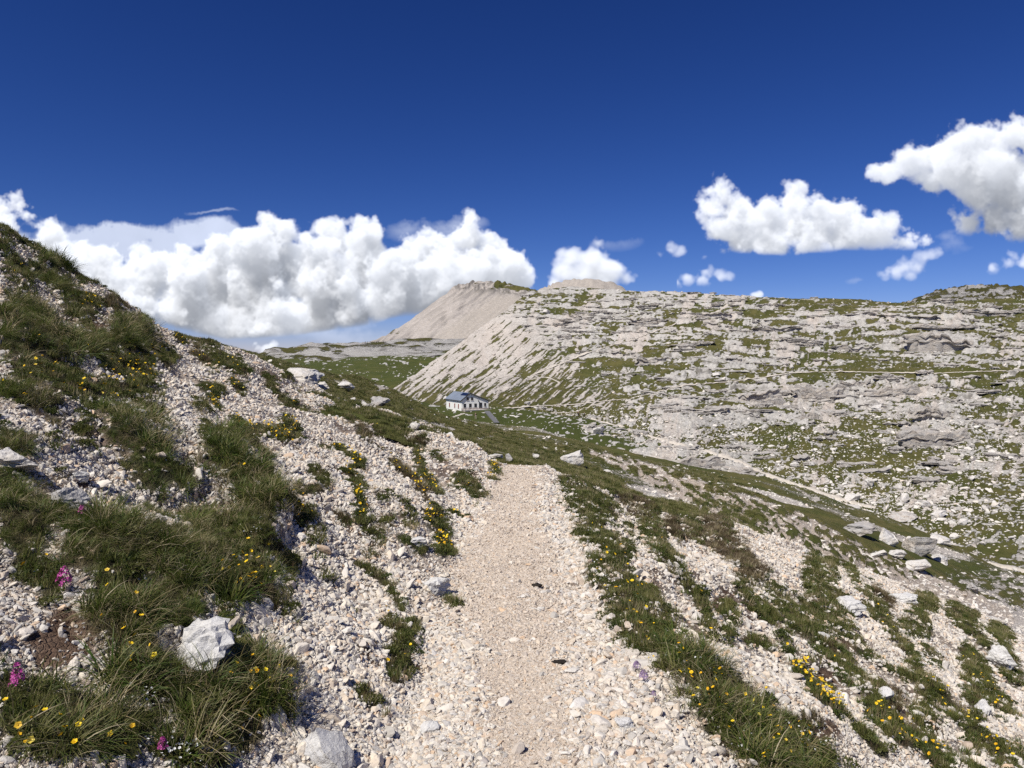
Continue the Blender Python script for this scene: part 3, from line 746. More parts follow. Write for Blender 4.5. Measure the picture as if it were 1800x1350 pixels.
# grey scree broken by steps of turf, running down to the right
band = seg_dist(P, Q, [(1031, 793), (1110, 820), (1203, 860), (1237, 877), (1393, 925), (1518, 989), (1620, 1030), (1760, 1090)])
wid = np.interp(P, [1031, 1110, 1203, 1393, 1518, 1620, 1800], [4, 12, 27, 30, 28, 24, 24])
inb = 1 - sst(band, wid * .75, wid * 1.15)
al = (P * .84 + Q * .54); ac = (-P * .54 + Q * .84)
steps = vnoise(al / 9., ac / 2.6) + .5 * vnoise(al / 22., ac / 4.)
g = g * (1 - inb) + inb * (.43 + .66 * steps)
# pale streaks on the turf above and below it
st2 = vnoise(al / 30. + 7, ac / 5.) + .6 * vnoise(al / 12., ac / 3. + 3)
low = sst(Q - np.interp(P, [900, 1100, 1300, 1500, 1800], [900, 872, 925, 1015, 1140]), -30, 20) * (P > 1050)
g -= low * (.05 + .45 * np.clip(st2, 0, 1)) * sst(P, 1250, 1450)
g -= .75 * np.clip(st2 - .62, 0, 1) * (P > 1100)
stony = sst(P, 1560, 1680) * sst(Q, 985, 1020)
g -= stony * (.30 + .35 * (vnoise(P / 12., Q / 3.) + .6 * vnoise(P / 5., Q / 2.)))
# stony fringes on the left part
g -= .5 * sst(vnoise(P / 24., Q / 7.) + .4 * vnoise(P / 9., Q / 4.), .45, .9) * (P < 900)
for (x, y, rx, ry, v) in [(1150, 870, 60, 10, .6), (1330, 880, 40, 7, .3), (1345, 868, 60, 4, .8), (1390, 884, 40, 4, .8), (1640, 965, 70, 14, .4), (1700, 1060, 80, 16, .5), (1620, 1035, 60, 12, .5), (780, 752, 24, 5, .5), (880, 800, 30, 4, .4), (1760, 1085, 70, 26, .6),
                          (600, 676, 40, 6, .4), (645, 712, 30, 6, .4), (740, 745, 40, 8, .3)]:
    g -= v * np.clip(1.3 - ((P - x) / rx) ** 2 - ((Q - y - (x - P) * -.25) / ry) ** 2, 0, 1)
warmB = np.clip(.25 + inb * .75, 0, 1)
B.Z += .10 * np.clip(g - .4, 0, .4) * 2 + np.where(inb > .3, .10 * np.clip(steps, 0, 1), 0)
B.build('grassy_shoulder', M['shoulder'], dict(grass=g, warm=warmB, dark=np.zeros_like(g), lush=sst(fbm(X, Y, 9, 3, .5, 5), .1, .5)))
Bg = g

# --- meadow behind the shoulder, below the plateau, and the ground the hut stands on
TM = {300: [(90, 850), (150, 720), (230, 690), (330, 668), (640, 634), (700, 634)], 440: [(90, 850), (150, 720), (230, 695), (330, 672), (640, 633), (700, 633)], 560: [(90, 850), (150, 735), (230, 700), (330, 678), (640, 630), (700, 630)],
      700: [(90, 880), (150, 770), (225, 716), (320, 690), (640, 625), (700, 624)], 790: [(90, 900), (150, 790), (218, 724), (320, 700), (640, 620), (700, 618)], 860: [(90, 920), (150, 800), (216, 722), (320, 705), (640, 620), (700, 618)],
      960: [(90, 950), (150, 820), (216, 724), (320, 730), (640, 700), (700, 700)], 1300: [(90, 1000), (150, 880), (216, 760), (320, 760), (640, 760), (700, 760)]}
Me = Sheet(-.55, .32, 420, 85, 690, 330)
profile_sheet(Me, TM)
X, Y = Me.X, Me.Y
flat = 1 - sst(np.hypot(X + 14, Y - 226), 12, 30)
Me.Z += (1.6 * fbm(X, Y, 45, 3, .5, 4) + .35 * fbm(X, Y, 8, 3)) * (1 - flat) + .5 * flat
P, Q = Me.px(), Me.py()
g = .80 + .22 * fbm(X, Y, 40, 4, .6, 1)
g -= .75 * sst(vnoise(P / 10., Q / 3.) + .7 * vnoise(P / 4., Q / 1.7) + .5 * vnoise(P / 2.2, Q / 1.2) + .3 * fbm(X, Y, 60, 2), .60, 1.0)
Me.build('meadow', M['meadow'], dict(grass=g, warm=np.zeros_like(g), dark=np.zeros_like(g), lush=np.clip(.6 + .5 * fbm(X, Y, 50, 3), 0, 1)))

# --- the big rocky slope across the valley
TC = {560: [(200, 820), (250, 800), (300, 790), (350, 795), (420, 810), (520, 860)], 672: [(200, 775), (235, 724), (262, 704), (290, 694), (350, 740), (450, 830)],
      724: [(195, 768), (235, 720), (270, 698), (315, 660), (370, 710), (470, 800)], 768: [(195, 765), (235, 718), (285, 678), (335, 630), (385, 690), (490, 790)],
      854: [(195, 768), (235, 718), (300, 664), (375, 572), (420, 650), (520, 750)], 905: [(195, 770), (235, 718), (300, 662), (395, 530), (440, 610), (540, 720)], 930: [(190, 772), (235, 718), (300, 662), (410, 511), (450, 565), (560, 690)],
      1000: [(180, 788), (235, 722), (300, 657), (415, 504), (450, 530), (560, 650)], 1100: [(175, 808), (235, 717), (300, 642), (405, 511), (450, 535), (560, 650)], 1200: [(165, 823), (235, 704), (300, 627), (395, 513), (440, 535), (560, 650)],
      1300: [(160, 848), (240, 702), (300, 617), (385, 521), (430, 540), (560, 650)], 1450: [(145, 878), (240, 702), (300, 612), (375, 527), (420, 545), (560, 650)], 1600: [(125, 945), (230, 702), (300, 607), (370, 528), (420, 545), (560, 650)],
      1700: [(112, 985), (222, 702), (300, 605), (370, 526), (420, 545), (560, 650)], 1800: [(100, 1040), (215, 702), (300, 605), (370, 524), (420, 545), (560, 650)], 2100: [(88, 1210), (205, 702), (300, 602), (370, 520), (420, 545), (560, 650)],
      2600: [(80, 1500), (200, 720), (300, 602), (370, 520), (420, 545), (560, 650)]}
C = Sheet(-.30, 1.05, 1150, 92, 520, 620)
profile_sheet(C, TC)
X, Y = C.X, C.Y
P, Q = C.px(), C.py()
COVX = [700, 800, 900, 1000, 1100, 1200, 1300, 1400, 1500, 1600, 1700, 1800]
COVY = [505, 540, 575, 600, 625, 650, 680, 700, 730, 760, 790, 820, 860, 900, 940, 980, 1020]
COV = ["222222445545", "111335555456", "112344543434", "112456543324", "213465355424", "322554346764", "434654432376", "556653421246", "899644445345", "999444575445", "999323676435", "666323687656", "555533357766", "555543446776", "555543334577", "555544333456", "555544444445"]
cov = np.array([[int(c) for c in r] for r in COV], float) / 10
def grid_lookup(cov, gx, gy, P, Q):
    fx = np.clip(np.interp(P, gx, np.arange(len(gx))), 0, len(gx) - 1.001); fy = np.clip(np.interp(Q, gy, np.arange(len(gy))), 0, len(gy) - 1.001)
    i = fx.astype(int); j = fy.astype(int); a = fx - i; b = fy - j
    return (cov[j, i] * (1 - a) + cov[j, i + 1] * a) * (1 - b) + (cov[j + 1, i] * (1 - a) + cov[j + 1, i + 1] * a) * b
wobx = 26 * fbm(P, Q, 70, 3, .5, 1); woby = 9 * fbm(P, Q, 60, 3, .5, 2)
cv = grid_lookup(cov, COVX, COVY, P + wobx, Q + woby)
flank = 1 - sst(P + (Q - 600) * 1.25 * -1, 905, 1000)       # left flank with streaks down the fall line
flank = np.clip(flank, 0, 1) * (Q < 715)
ka = (P * .77 + -Q * -.0 - 0); al = P * .79 - Q * .61; ac = P * .61 + Q * .79
nst = 1.0 * vnoise(al / 30., ac / 3.0) + .8 * vnoise(al / 13., ac / 1.9 + 7) + .5 * vnoise(al / 6., ac / 1.5 + 3)
nis = .95 * vnoise(P / 13. + 1.6 * vnoise(P / 40., Q / 30.), Q / 4.4) + .95 * vnoise(P / 6., Q / 2.3 + 5) + .7 * vnoise(P / 28., Q / 10. + 9) + .85 * vnoise(P / 3.2, Q / 1.5 + 9)
zs = C.Z + 1.6 * fbm(X, Y, 60, 3, .5, 3) + .012 * (P - 1200)
stra = vnoise(zs * .75, P / 110.) + .7 * vnoise(zs * 1.9 + 4, P / 60.) + .4 * vnoise(zs * 3.8, P / 36. + 8)
nis = nis * .82 + .75 * stra * sst(Q, 490, 530)
# gullies of scree below the ledges: narrow, downhill
gul = ridged(P + .25 * Q, Q * .28, 17, 2, .5, 6)
gulm = sst(fbm(P, Q, 55, 2, .5, 9), .0, .45) * (1 - flank)
nn = nis * (1 - flank) + nst * flank
g = .70 - .15 * flank + (cv - .5) * 1.15 + nn * .46 - .32 * gulm * np.clip(gul - .25, 0, 1) * 1.4
# horizontal bands of ledges
bandn = vnoise(P / 75. + 3, Q / 7. + .02 * P) + .5 * vnoise(P / 30., Q / 4.)
rockl = sst(bandn, .25, .8) * (1 - flank) * sst(Q, 470, 540)
g -= .30 * rockl
terr = 0
rk = np.clip(1 - g * 1.15, 0, 1)
hstep = 3.2
zq = C.Z + 2.2 * fbm(X, Y, 70, 3, .5, 3)
fr = zq / hstep - np.floor(zq / hstep)
tread = (np.floor(zq / hstep) + sst(fr, .30, .62)) * hstep - zq
amp = np.clip(.25 + rockl * .9, 0, 1) * (1 - flank) * sst(Q, 505, 530)
relief = .9 * fbm(X, Y, 30, 3, .5, 5) + .45 * np.clip(nn, -1, 1.5) * -.6 + .4 * ridged(X, Y, 7, 2, .5, 2) * rk + .30 * vnoise(P / 5., Q / 1.9 + 40) * rk
C.Z += (tread * amp * .85 + relief * (1 - .4 * flank)) * (.35 + .65 * sst(Q, 500, 540)) * np.clip((C.D - 90) / 120, .3, 1)
g += .20 * sst(fr, .62, .75) * amp - .22 * sst(fr, .28, .36) * (1 - sst(fr, .58, .66)) * amp
for (x, y, rx, ry, v) in [(1240, 820, 95, 15, .6), (1480, 690, 130, 16, .45), (1650, 605, 66, 20, .6), (1330, 700, 60, 12, .5), (1640, 725, 50, 14, .4), (1620, 770, 80, 26, .3), (1180, 600, 90, 12, .2), (1200, 740, 70, 22, .25), (1340, 740, 80, 16, .25), (1180, 790, 60, 14, .4), (1080, 790, 70, 14, .3)]:
    g -= v * np.clip(1.2 - ((P - x) / rx) ** 2 - ((Q - y) / ry) ** 2, 0, 1)
for (x, y, rx, ry, v) in [(900, 745, 110, 24, .5), (1000, 735, 60, 14, .25), (1250, 605, 26, 12, .4), (1440, 625, 55, 14, .4), (1560, 658, 200, 6, .5), (1730, 655, 70, 10, .4), (1380, 770, 50, 24, .3), (1100, 700, 60, 8, .4), (1080, 725, 50, 6, .4), (1500, 800, 60, 20, .3), (1420, 850, 80, 16, .2), (1300, 680, 50, 5, .3), (1650, 1010, 20, 4, .3), (1700, 860, 60, 30, .2), (1790, 1020, 40, 10, .6)]:
    g += v * np.clip(1.2 - ((P - x) / rx) ** 2 - ((Q - y) / ry) ** 2, 0, 1)
warmC = np.clip(flank * .35 + gulm * .45 * np.clip(gul, 0, 1) + .15 * sst(fbm(P, Q, 40, 3, .5, 15), .1, .7), 0, 1)
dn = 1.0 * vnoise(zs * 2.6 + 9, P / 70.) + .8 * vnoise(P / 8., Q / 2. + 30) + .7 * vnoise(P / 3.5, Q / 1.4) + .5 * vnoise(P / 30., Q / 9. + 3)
darkC = np.clip(sst(dn, .15, .95) * (.32 + .6 * rockl) * (1 - .8 * flank), 0, 1) * .8  # weathered dark patches, plus strata lines coloured dark as shadow under the ledges
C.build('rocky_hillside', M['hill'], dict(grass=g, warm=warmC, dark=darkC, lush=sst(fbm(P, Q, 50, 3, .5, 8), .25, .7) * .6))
Cg = g; Cfl = flank; Czs = zs; Crl = rockl
print('hill', round(time.time() - T0, 1))

# --- far rim on the right, the flat plateau on the left, the scree mountain and the far dome
def far_sheet(name, mat, tab, u0, u1, nu, d0, d1, nd, fn):
    sh = Sheet((u0 - CX) / F, (u1 - CX) / F, nu, d0, d1, nd)
    profile_sheet(sh, tab, smooth=False)
    at = fn(sh, sh.px(), sh.py())
    sh.build(name, mat, at)
    return sh
def fn_rim(sh, P, Q):
    kar = vnoise(P / 3.2 + Q * .22, Q / 2.2) + .6 * vnoise(P / 12., Q / 2.4)
    sh.Z += 1.2 * kar * sst(sh.D, 400, 560) + 1.5 * fbm(sh.X, sh.Y, 30, 3)
    g = .42 + .35 * vnoise(P / 18., Q / 3.) + .4 * kar + .35 * sst(P, 1740, 1800) * (Q < 520)
    return dict(grass=g, warm=np.zeros_like(g), dark=np.clip(kar * .6, 0, 1) * .6, lush=np.zeros_like(g))
far_sheet('far_rim', M['plateau'], {1480: [(420, 600), (560, 560), (600, 620)], 1590: [(420, 580), (560, 529), (600, 620)], 1615: [(420, 570), (565, 520), (610, 600)], 1650: [(420, 565), (570, 509), (620, 600)],
      1720: [(420, 560), (580, 503), (640, 600)], 1800: [(420, 560), (580, 506), (640, 600)], 2000: [(420, 560), (580, 500), (640, 600)], 2400: [(420, 560), (580, 510), (640, 600)]}, 1480, 2400, 260, 430, 660, 90, fn_rim)
def fn_plateau(sh, P, Q):
    lay = vnoise(P / 60. + 5, Q / 2.1) + .5 * vnoise(P / 16., Q / 1.6 + 4)
    sh.Z += 2.4 * lay * sst(sh.D, 560, 640) + 3 * fbm(sh.X, sh.Y, 60, 3)
    g = .34 + .42 * vnoise(P / 22., Q / 3. + 9) + .25 * lay
    g -= .35 * (1 - sst(np.abs(Q - 622 - 6 * vnoise(P / 60., Q * 0)), 3, 8))
    g += .8 * np.clip(1.2 - ((P - 790) / 60) ** 2 - ((Q - 590) / 7) ** 2, 0, 1)
    return dict(grass=g, warm=np.zeros_like(g), dark=sst(lay, .3, 1.1) * .8, lush=np.zeros_like(g))
far_sheet('rock_plateau', M['plateau'], {300: [(600, 660), (660, 640), (760, 630), (800, 700)], 440: [(600, 650), (660, 634), (760, 624), (800, 700)], 455: [(600, 650), (660, 632), (760, 619), (800, 690)], 470: [(600, 648), (660, 628), (760, 611), (800, 680)],
      500: [(600, 645), (660, 628), (760, 607), (800, 680)], 560: [(600, 640), (660, 626), (760, 603), (800, 680)], 640: [(600, 636), (660, 622), (780, 603), (820, 680)], 680: [(600, 634), (660, 622), (800, 602), (840, 680)],
      740: [(600, 630), (660, 618), (820, 600), (860, 660)], 900: [(600, 626), (660, 614), (820, 598), (860, 660)], 1000: [(600, 640), (660, 620), (820, 600), (860, 660)]}, 300, 1000, 420, 590, 860, 150, fn_plateau)
def fn_mount(sh, P, Q):
    top = sst(-Q, -514 - 8 * (P - 790) / 60, -500 - 8 * (P - 790) / 60) * (P > 765)
    al = P * .8 - Q * .6; ac = P * .6 + Q * .8
    stre = vnoise(al / 40., ac / 4.) + .6 * vnoise(al / 16., ac / 2.2)
    crag = ridged(P, Q, 9, 3)
    leftf = 1 - sst(P + (Q - 560) * 1.5, 790, 830)
    sh.Z += (1.5 * stre * (.25 + leftf) + .8 * crag * np.clip(top + .15 * leftf, 0, 1)) + 1.2 * fbm(sh.X, sh.Y, 90, 3)
    g = .02 + .25 * stre * leftf + .55 * top * vnoise(P / 9., Q / 3.) + .75 * sst(P, 860, 880) * sst(-Q, -512 - (P - 880) * .1, -505 - (P - 880) * .1) + .35 * np.clip(1.2 - ((P - 690) / 25) ** 2 - ((Q - 585) / 6) ** 2, 0, 1)
    return dict(grass=g, warm=np.clip(1 - leftf * 1.2 - top, 0, 1), dark=np.clip(top * sst(crag, .1, .9) * .9 + leftf * np.clip(stre, 0, 1) * .4, 0, 1), lush=np.zeros_like(g))
pk = [(640, 606), (662, 594), (680, 588), (700, 577), (720, 563), (740, 549), (760, 534), (775, 522), (786, 516), (795, 504), (806, 499), (830, 495), (860, 493), (880, 497), (905, 503), (935, 509), (980, 516), (1060, 540)]
far_sheet('mountain', M['mount'], {p: [(800, 620), (830 + 0, 604), (1000 + abs(p - 850) * -.3, y), (1060, y + 40), (1200, 650)] for p, y in pk}, 640, 1060, 420, 790, 1210, 200, fn_mount)
def fn_dome(sh, P, Q):
    s_ = vnoise((P * .9 + Q * .4) / 16., (Q * .9 - P * .3) / 2.4)
    sh.Z += 3 * s_
    g = .12 + .25 * s_
    return dict(grass=g, warm=np.full_like(g, .7), dark=np.clip(s_, 0, 1) * .3, lush=np.zeros_like(g))
dm = [(900, 540), (940, 512), (965, 501), (978, 495), (995, 491), (1020, 488), (1045, 488), (1062, 491), (1080, 497), (1100, 508), (1140, 530), (1200, 560)]
far_sheet('far_dome', M['mount'], {p: [(1300, 600), (1500, y), (1580, y + 40), (1700, 650)] for p, y in dm}, 900, 1200, 160, 1290, 1710, 60, fn_dome)
print('far', round(time.time() - T0, 1))


# ------------------------------------------------------------------ shapes of stones and turf
def stone_mesh(name, seed, sub=1, flat=.6, cuts=7, mat=None, rough=.05, smooth=False, strata=0.):
    """angular broken limestone: a ball cut by random planes, then roughened"""
    rng = np.random.RandomState(seed)
    bm = bmesh.new(); bmesh.ops.create_icosphere(bm, subdivisions=sub, radius=1)
    V = np.array([v.co[:] for v in bm.verts])
    for k in range(cuts):
        n = rng.randn(3); n /= np.linalg.norm(n); c = .36 + .36 * rng.rand()
        d = V @ n - c; m = d > 0
        V[m] -= np.outer(d[m], n) * .96
    if rough:
        a = fbm(V[:, 0] + V[:, 2] * .7, V[:, 1] - V[:, 2] * .6, .5, 4, .55, seed) ; b_ = ridged(V[:, 0] - V[:, 2], V[:, 1] + V[:, 2], .35, 3, .5, seed)
        V *= (1 + rough * (a + .5 * b_))[:, None]
    if strata:
        s = vnoise(V[:, 2] * 7 + .5 * fbm(V[:, 0], V[:, 1], .6, 2), V[:, 0] * .5 + seed)
        V[:, :2] *= (1 + strata * s)[:, None]
    V *= np.array([1.15, .60 + .35 * rng.rand(), flat * (.75 + .5 * rng.rand())])
    for v, c in zip(bm.verts, V): v.co = c
    me = bpy.data.meshes.new(name); bm.to_mesh(me); bm.free()
    if smooth: me.polygons.foreach_set('use_smooth', np.full(len(me.polygons), True))
    if mat: me.materials.append(mat)
    return me

def clump_mesh(name, seed, n, length, spread, lean, width, mat, droop=.5, segs=3, dirlean=(0, 0)):
    """a clump of curved, tapering grass blades"""
    rng = np.random.RandomState(seed)
    V = []; Fc = []; Hh = []; Br = []
    for k in range(n):
        r = spread * math.sqrt(rng.rand()); a = rng.rand() * 6.283
        b0 = np.array([r * math.cos(a), r * math.sin(a), -.012])
        L = length * (.45 + .75 * rng.rand()); th = a + rng.randn() * .7
        out = np.array([math.cos(th), math.sin(th), 0]) * lean * (.3 + r / max(spread, 1e-6)) * (.5 + rng.rand()) + np.array([dirlean[0], dirlean[1], 0])
        side = np.array([-math.sin(th + rng.randn() * .6), math.cos(th), 0]); w = width * (.7 + .6 * rng.rand())
        br = rng.rand(); base = len(V)
        p = b0.copy(); d = np.array([0, 0, 1.0]) + out * .5; d /= np.linalg.norm(d)
        for s in range(segs + 1):
            tt = s / segs; ww = w * (1 - tt ** 1.6)
            if s < segs: V.append(p - side * ww); V.append(p + side * ww); Hh += [tt, tt]; Br += [br, br]
            else: V.append(p); Hh.append(1.); Br.append(br)
            p = p + d * L / segs
            d = d + out * droop * .8 + np.array([0, 0, -1]) * droop * (.25 + .5 * tt); d /= np.linalg.norm(d)
        for s in range(segs - 1):
            i = base + 2 * s; Fc += [(i, i + 1, i + 3), (i, i + 3, i + 2)]
        i = base + 2 * (segs - 1); Fc.append((i, i + 1, i + 2))
    me = mesh_np(name, V, faces3=Fc, mat=mat, smooth=True)
    set_attr(me, 'h', Hh); set_attr(me, 'br', Br)
    return me

def cushion_mesh(name, seed, n, rad, size, mat, hgt=.5):
    """low cushion of many tiny leaves"""
    rng = np.random.RandomState(seed)
    V = []; Fc = []; Hh = []; Br = []
    for k in range(n):
        a = rng.rand() * 6.283; r = rad * math.sqrt(rng.rand())
        z = hgt * rad * math.sqrt(max(0, 1 - (r / rad) ** 2)) * (.6 + .5 * rng.rand())
        c = np.array([r * math.cos(a), r * math.sin(a), z - .005]); s = size * (.6 + .8 * rng.rand())
        d1 = rng.randn(3); d1 /= np.linalg.norm(d1); d1[2] = abs(d1[2]) * .8 + .2
        d2 = np.cross(d1, rng.randn(3)); d2 /= np.linalg.norm(d2) + 1e-6
        i = len(V); V += [c - d2 * s * .35, c + d1 * s, c + d2 * s * .35]; Fc.append((i, i + 1, i + 2)); Hh += [.2, 1., .2]; b_ = rng.rand(); Br += [b_] * 3
    me = mesh_np(name, V, faces3=Fc, mat=mat, smooth=True)
    set_attr(me, 'h', Hh); set_attr(me, 'br', Br)
    return me

def collection_of(name, meshes):
    c = bpy.data.collections.new(name)
    for k, me in enumerate(meshes):
        c.objects.link(bpy.data.objects.new('%s_%02d' % (name, k), me))
    return c

def scatter_tree(coll):
    ng = bpy.data.node_groups.new('scatter_' + coll.name, 'GeometryNodeTree')
    ng.interface.new_socket('Geometry', in_out='INPUT', socket_type='NodeSocketGeometry')
    ng.interface.new_socket('Geometry', in_out='OUTPUT', socket_type='NodeSocketGeometry')
    n, l = ng.nodes, ng.links
    gi = n.new('NodeGroupInput'); go = n.new('NodeGroupOutput')
    ci = n.new('GeometryNodeCollectionInfo'); ci.inputs['Collection'].default_value = coll
    ci.inputs['Separate Children'].default_value = True; ci.inputs['Reset Children'].default_value = True
    io = n.new('GeometryNodeInstanceOnPoints'); io.inputs['Pick Instance'].default_value = True
    def na(nm, ty):
        a = n.new('GeometryNodeInputNamedAttribute'); a.data_type = ty; a.inputs[0].default_value = nm; return a.outputs[0]
    er = n.new('FunctionNodeEulerToRotation')
    l.new(na('rot', 'FLOAT_VECTOR'), er.inputs[0])
    l.new(gi.outputs[0], io.inputs['Points']); l.new(ci.outputs[0], io.inputs['Instance'])
    l.new(na('idx', 'INT'), io.inputs['Instance Index']); l.new(er.outputs[0], io.inputs['Rotation'])
    l.new(na('scl', 'FLOAT_VECTOR'), io.inputs['Scale']); l.new(io.outputs[0], go.inputs[0])
    return ng

def scatter(name, ng, P, rot, scl, idx, parent=None):
    me = bpy.data.meshes.new(name); P = np.asarray(P, np.float32)
    me.vertices.add(len(P)); me.vertices.foreach_set('co', P.ravel())
    a = me.attributes.new('rot', 'FLOAT_VECTOR', 'POINT'); a.data.foreach_set('vector', np.asarray(rot, np.float32).ravel())
    a = me.attributes.new('scl', 'FLOAT_VECTOR', 'POINT'); a.data.foreach_set('vector', np.asarray(scl, np.float32).ravel())
    a = me.attributes.new('idx', 'INT', 'POINT'); a.data.foreach_set('value', np.asarray(idx, np.int32).ravel())
    o = link(bpy.data.objects.new(name, me), parent)
    md = o.modifiers.new('scatter', 'NODES'); md.node_group = ng
    return o

RNG = np.random.default_rng(21)
V_ = M
stones0 = [stone_mesh('stone_piece', 100 + k, 2, .55, 13, M['stone'], .05) for k in range(10)]
stones_p = [stone_mesh('grit_piece', 200 + k, 1, .55, 8, M['grit'], .03) for k in range(8)]
rubble0 = [stone_mesh('rubble_piece', 300 + k, 2, .75, 9, M['rubble'], .10) for k in range(8)]
NG_STONE = scatter_tree(collection_of('loose_stones', stones0))
NG_GRIT = scatter_tree(collection_of('path_grit', stones_p))
NG_RUB = scatter_tree(collection_of('rubble_blocks', rubble0))
tall = [clump_mesh('tall_blades', 400 + k, 46, (.24, .19, .26, .15, .22)[k], .05, (.95, .6, 1.1, .8, .9)[k], (.0028, .0034, .0022, .0036, .0026)[k], M['olive' if k in (3, 4) else 'blade'], (.62, .4, .75, .5, .6)[k], 5) for k in range(5)] + [clump_mesh('dry_blades', 410 + k, 26, .27, .05, 1.1, .0022, M['dry'], .7, 5) for k in range(2)]
short = [clump_mesh('short_blades', 420 + k, 80, .055, .05, .6, .0019, M['olive'] if k else M['blade'], .4, 2) for k in range(3)] + [cushion_mesh('small_leaves', 430 + k, 150, .055, .013, M['mat_'], .45) for k in range(3)] + [clump_mesh('short_dry', 440 + k, 40, .065, .045, .7, .0016, M['dry'], .4, 2) for k in range(1)] + [clump_mesh('short_brown', 445, 60, .045, .045, .7, .0017, M['brown'], .4, 2)]
mossy = [cushion_mesh('moss_leaves', 450 + k, 260, .05, .010, M['mat_'], .4) for k in range(3)]
brownc = [clump_mesh('heath_twigs', 460 + k, 90, .06, .05, .7, .0018, M['brown'], .3, 2) for k in range(3)] + [clump_mesh('heath_dry', 470, 50, .075, .05, .7, .0016, M['dry'], .4, 2), clump_mesh('heath_green', 471, 60, .06, .05, .7, .0017, M['blade'], .4, 2)]
NG_T = {'tall': (scatter_tree(collection_of('tall_grass', tall)), len(tall)), 'short': (scatter_tree(collection_of('short_grass', short)), len(short)),
        'mat': (scatter_tree(collection_of('moss', mossy)), len(mossy)), 'brown': (scatter_tree(collection_of('heath', brownc)), len(brownc))}

def sheet_points(sh, n, wfun, jitter=1.0, rng=RNG):
    """n points on a sheet, drawn in proportion to ground area times a weight per vertex"""
    w = wfun
    area = sh.D ** 2                                # cells grow with the square of the distance
    p = (w * area).ravel(); c = np.cumsum(p); tot = c[-1]
    k = np.searchsorted(c, rng.random(n) * tot)
    j, i = np.divmod(k, len(sh.u))
    fi = i + (rng.random(n) - .5) * jitter; fj = j + (rng.random(n) - .5) * jitter
    u = np.interp(fi, np.arange(len(sh.u)), sh.u); d = np.exp(np.interp(fj, np.arange(len(sh.d)), np.log(sh.d)))
    x = u * d; z = sh.height(x, d)
    return np.stack([x, d, z], 1), j, i
def slope_rot(sh, P, n, amt=1.0, rng=RNG, spin=True, tilt=.35):
    e = np.maximum(.02, P[:, 1] * .01)
    zx = (sh.height(P[:, 0] + e, P[:, 1]) - sh.height(P[:, 0] - e, P[:, 1])) / (2 * e)
    zy = (sh.height(P[:, 0], P[:, 1] + e) - sh.height(P[:, 0], P[:, 1] - e)) / (2 * e)
    zx = np.clip(zx, -1.2, 1.2) * amt; zy = np.clip(zy, -1.2, 1.2) * amt
    r = np.zeros((n, 3)); r[:, 0] = np.arctan(zy) + rng.normal(0, tilt, n); r[:, 1] = -np.arctan(zx) + rng.normal(0, tilt, n)
    return r
inview = lambda P, Q, m=120: (P > -m) & (P < 1800 + m) & (Q < 1350 + m)

# ------------------------------------------------------------------ loose stones of the scree, gravel of the path
vis = (inview(APX, APY) & (A.D < A.Dc[None, :] + .8)).astype(float)
bare = np.clip(1 - GR * 1.05, .02, 1) * np.clip(1 - SOIL * .86, 0, 1) * (1 - .72 * np.clip(scrap, 0, 1))
big = sst(fbm(A.X, A.Y, 1.3, 3, .5, 31), -.25, .5)
def stones(name, ng, nidx, n, smin, smax, wt, power=2.2, sink=.25, flatten=1., rng=RNG):
    P, j, i = sheet_points(A, n, wt, rng=rng)
    u = rng.random(n); s = smin * (1 - u * (1 - (smin / smax) ** power)) ** (-1 / power)
    r = slope_rot(A, P, n, 1.0, rng, tilt=.4)
    sc = np.stack([s, s * (.8 + .4 * rng.random(n)), s * flatten * (.8 + .4 * rng.random(n))], 1)
    r[:, 2] = rng.random(n) * 6.283
    P[:, 2] += s * (.5 - sink) * .6
    return P, r, sc, rng.integers(0, nidx, n), s
offp = np.clip(1 - PATHM, 0, 1)
near_w = vis * bare
parts = []
# small stones close to the camera, larger ones all over
for (n, a, b_, d0, d1, pw) in ((95000, .007, .030, .9, 4.6, 2.0), (100000, .011, .040, 4.0, 9.0, 2.2), (90000, .018, .060, 8.0, 22., 2.2), (9000, .030, .075, .9, 22., 2.4)):
    wt = near_w * (offp * (.28 + .9 * big) + .02) * (A.D > d0) * (A.D < d1)
    parts.append(stones('s', None, 10, n, a, b_, wt, pw))
Pn = np.concatenate([p[0] for p in parts]); Rn = np.concatenate([p[1] for p in parts]); Sn = np.concatenate([p[2] for p in parts]); In = np.concatenate([p[3] for p in parts]); sn = np.concatenate([p[4] for p in parts])
# pieces that lie along the path's right rim are coarse
wt = vis * np.exp(-((A.X - path_c(A.Y) - .52) / .20) ** 2) * (A.D < 11) * np.clip(1 - GR * .8, .1, 1)
q = stones('r', None, 10, 3000, .013, .052, wt, 1.6)
Pn = np.concatenate([Pn, q[0]]); Rn = np.concatenate([Rn, q[1]]); Sn = np.concatenate([Sn, q[2]]); In = np.concatenate([In, q[3]]); sn = np.concatenate([sn, q[4]])
rim = stones('r', None, 8, 15000, .008, .034, vis * (np.exp(-((A.X - path_c(A.Y) - .44) / .26) ** 2) + np.exp(-((A.X - path_c(A.Y) + .42) / .20) ** 2)) * (A.D < 12) * np.clip(1 - GR, .05, 1), 2.0)
# white stones lying in the turf right of the path
wt = vis * np.clip(GR2, 0, 1) * (TR > .02) * sst(fbm(A.X, A.Y, .35, 3, .6, 44), .15, .7)
q = stones('r', None, 10, 9000, .014, .05, wt, 1.8, sink=0)
Pn = np.concatenate([Pn, q[0]]); Rn = np.concatenate([Rn, q[1]]); Sn = np.concatenate([Sn, q[2]]); In = np.concatenate([In, q[3]]); sn = np.concatenate([sn, q[4]])
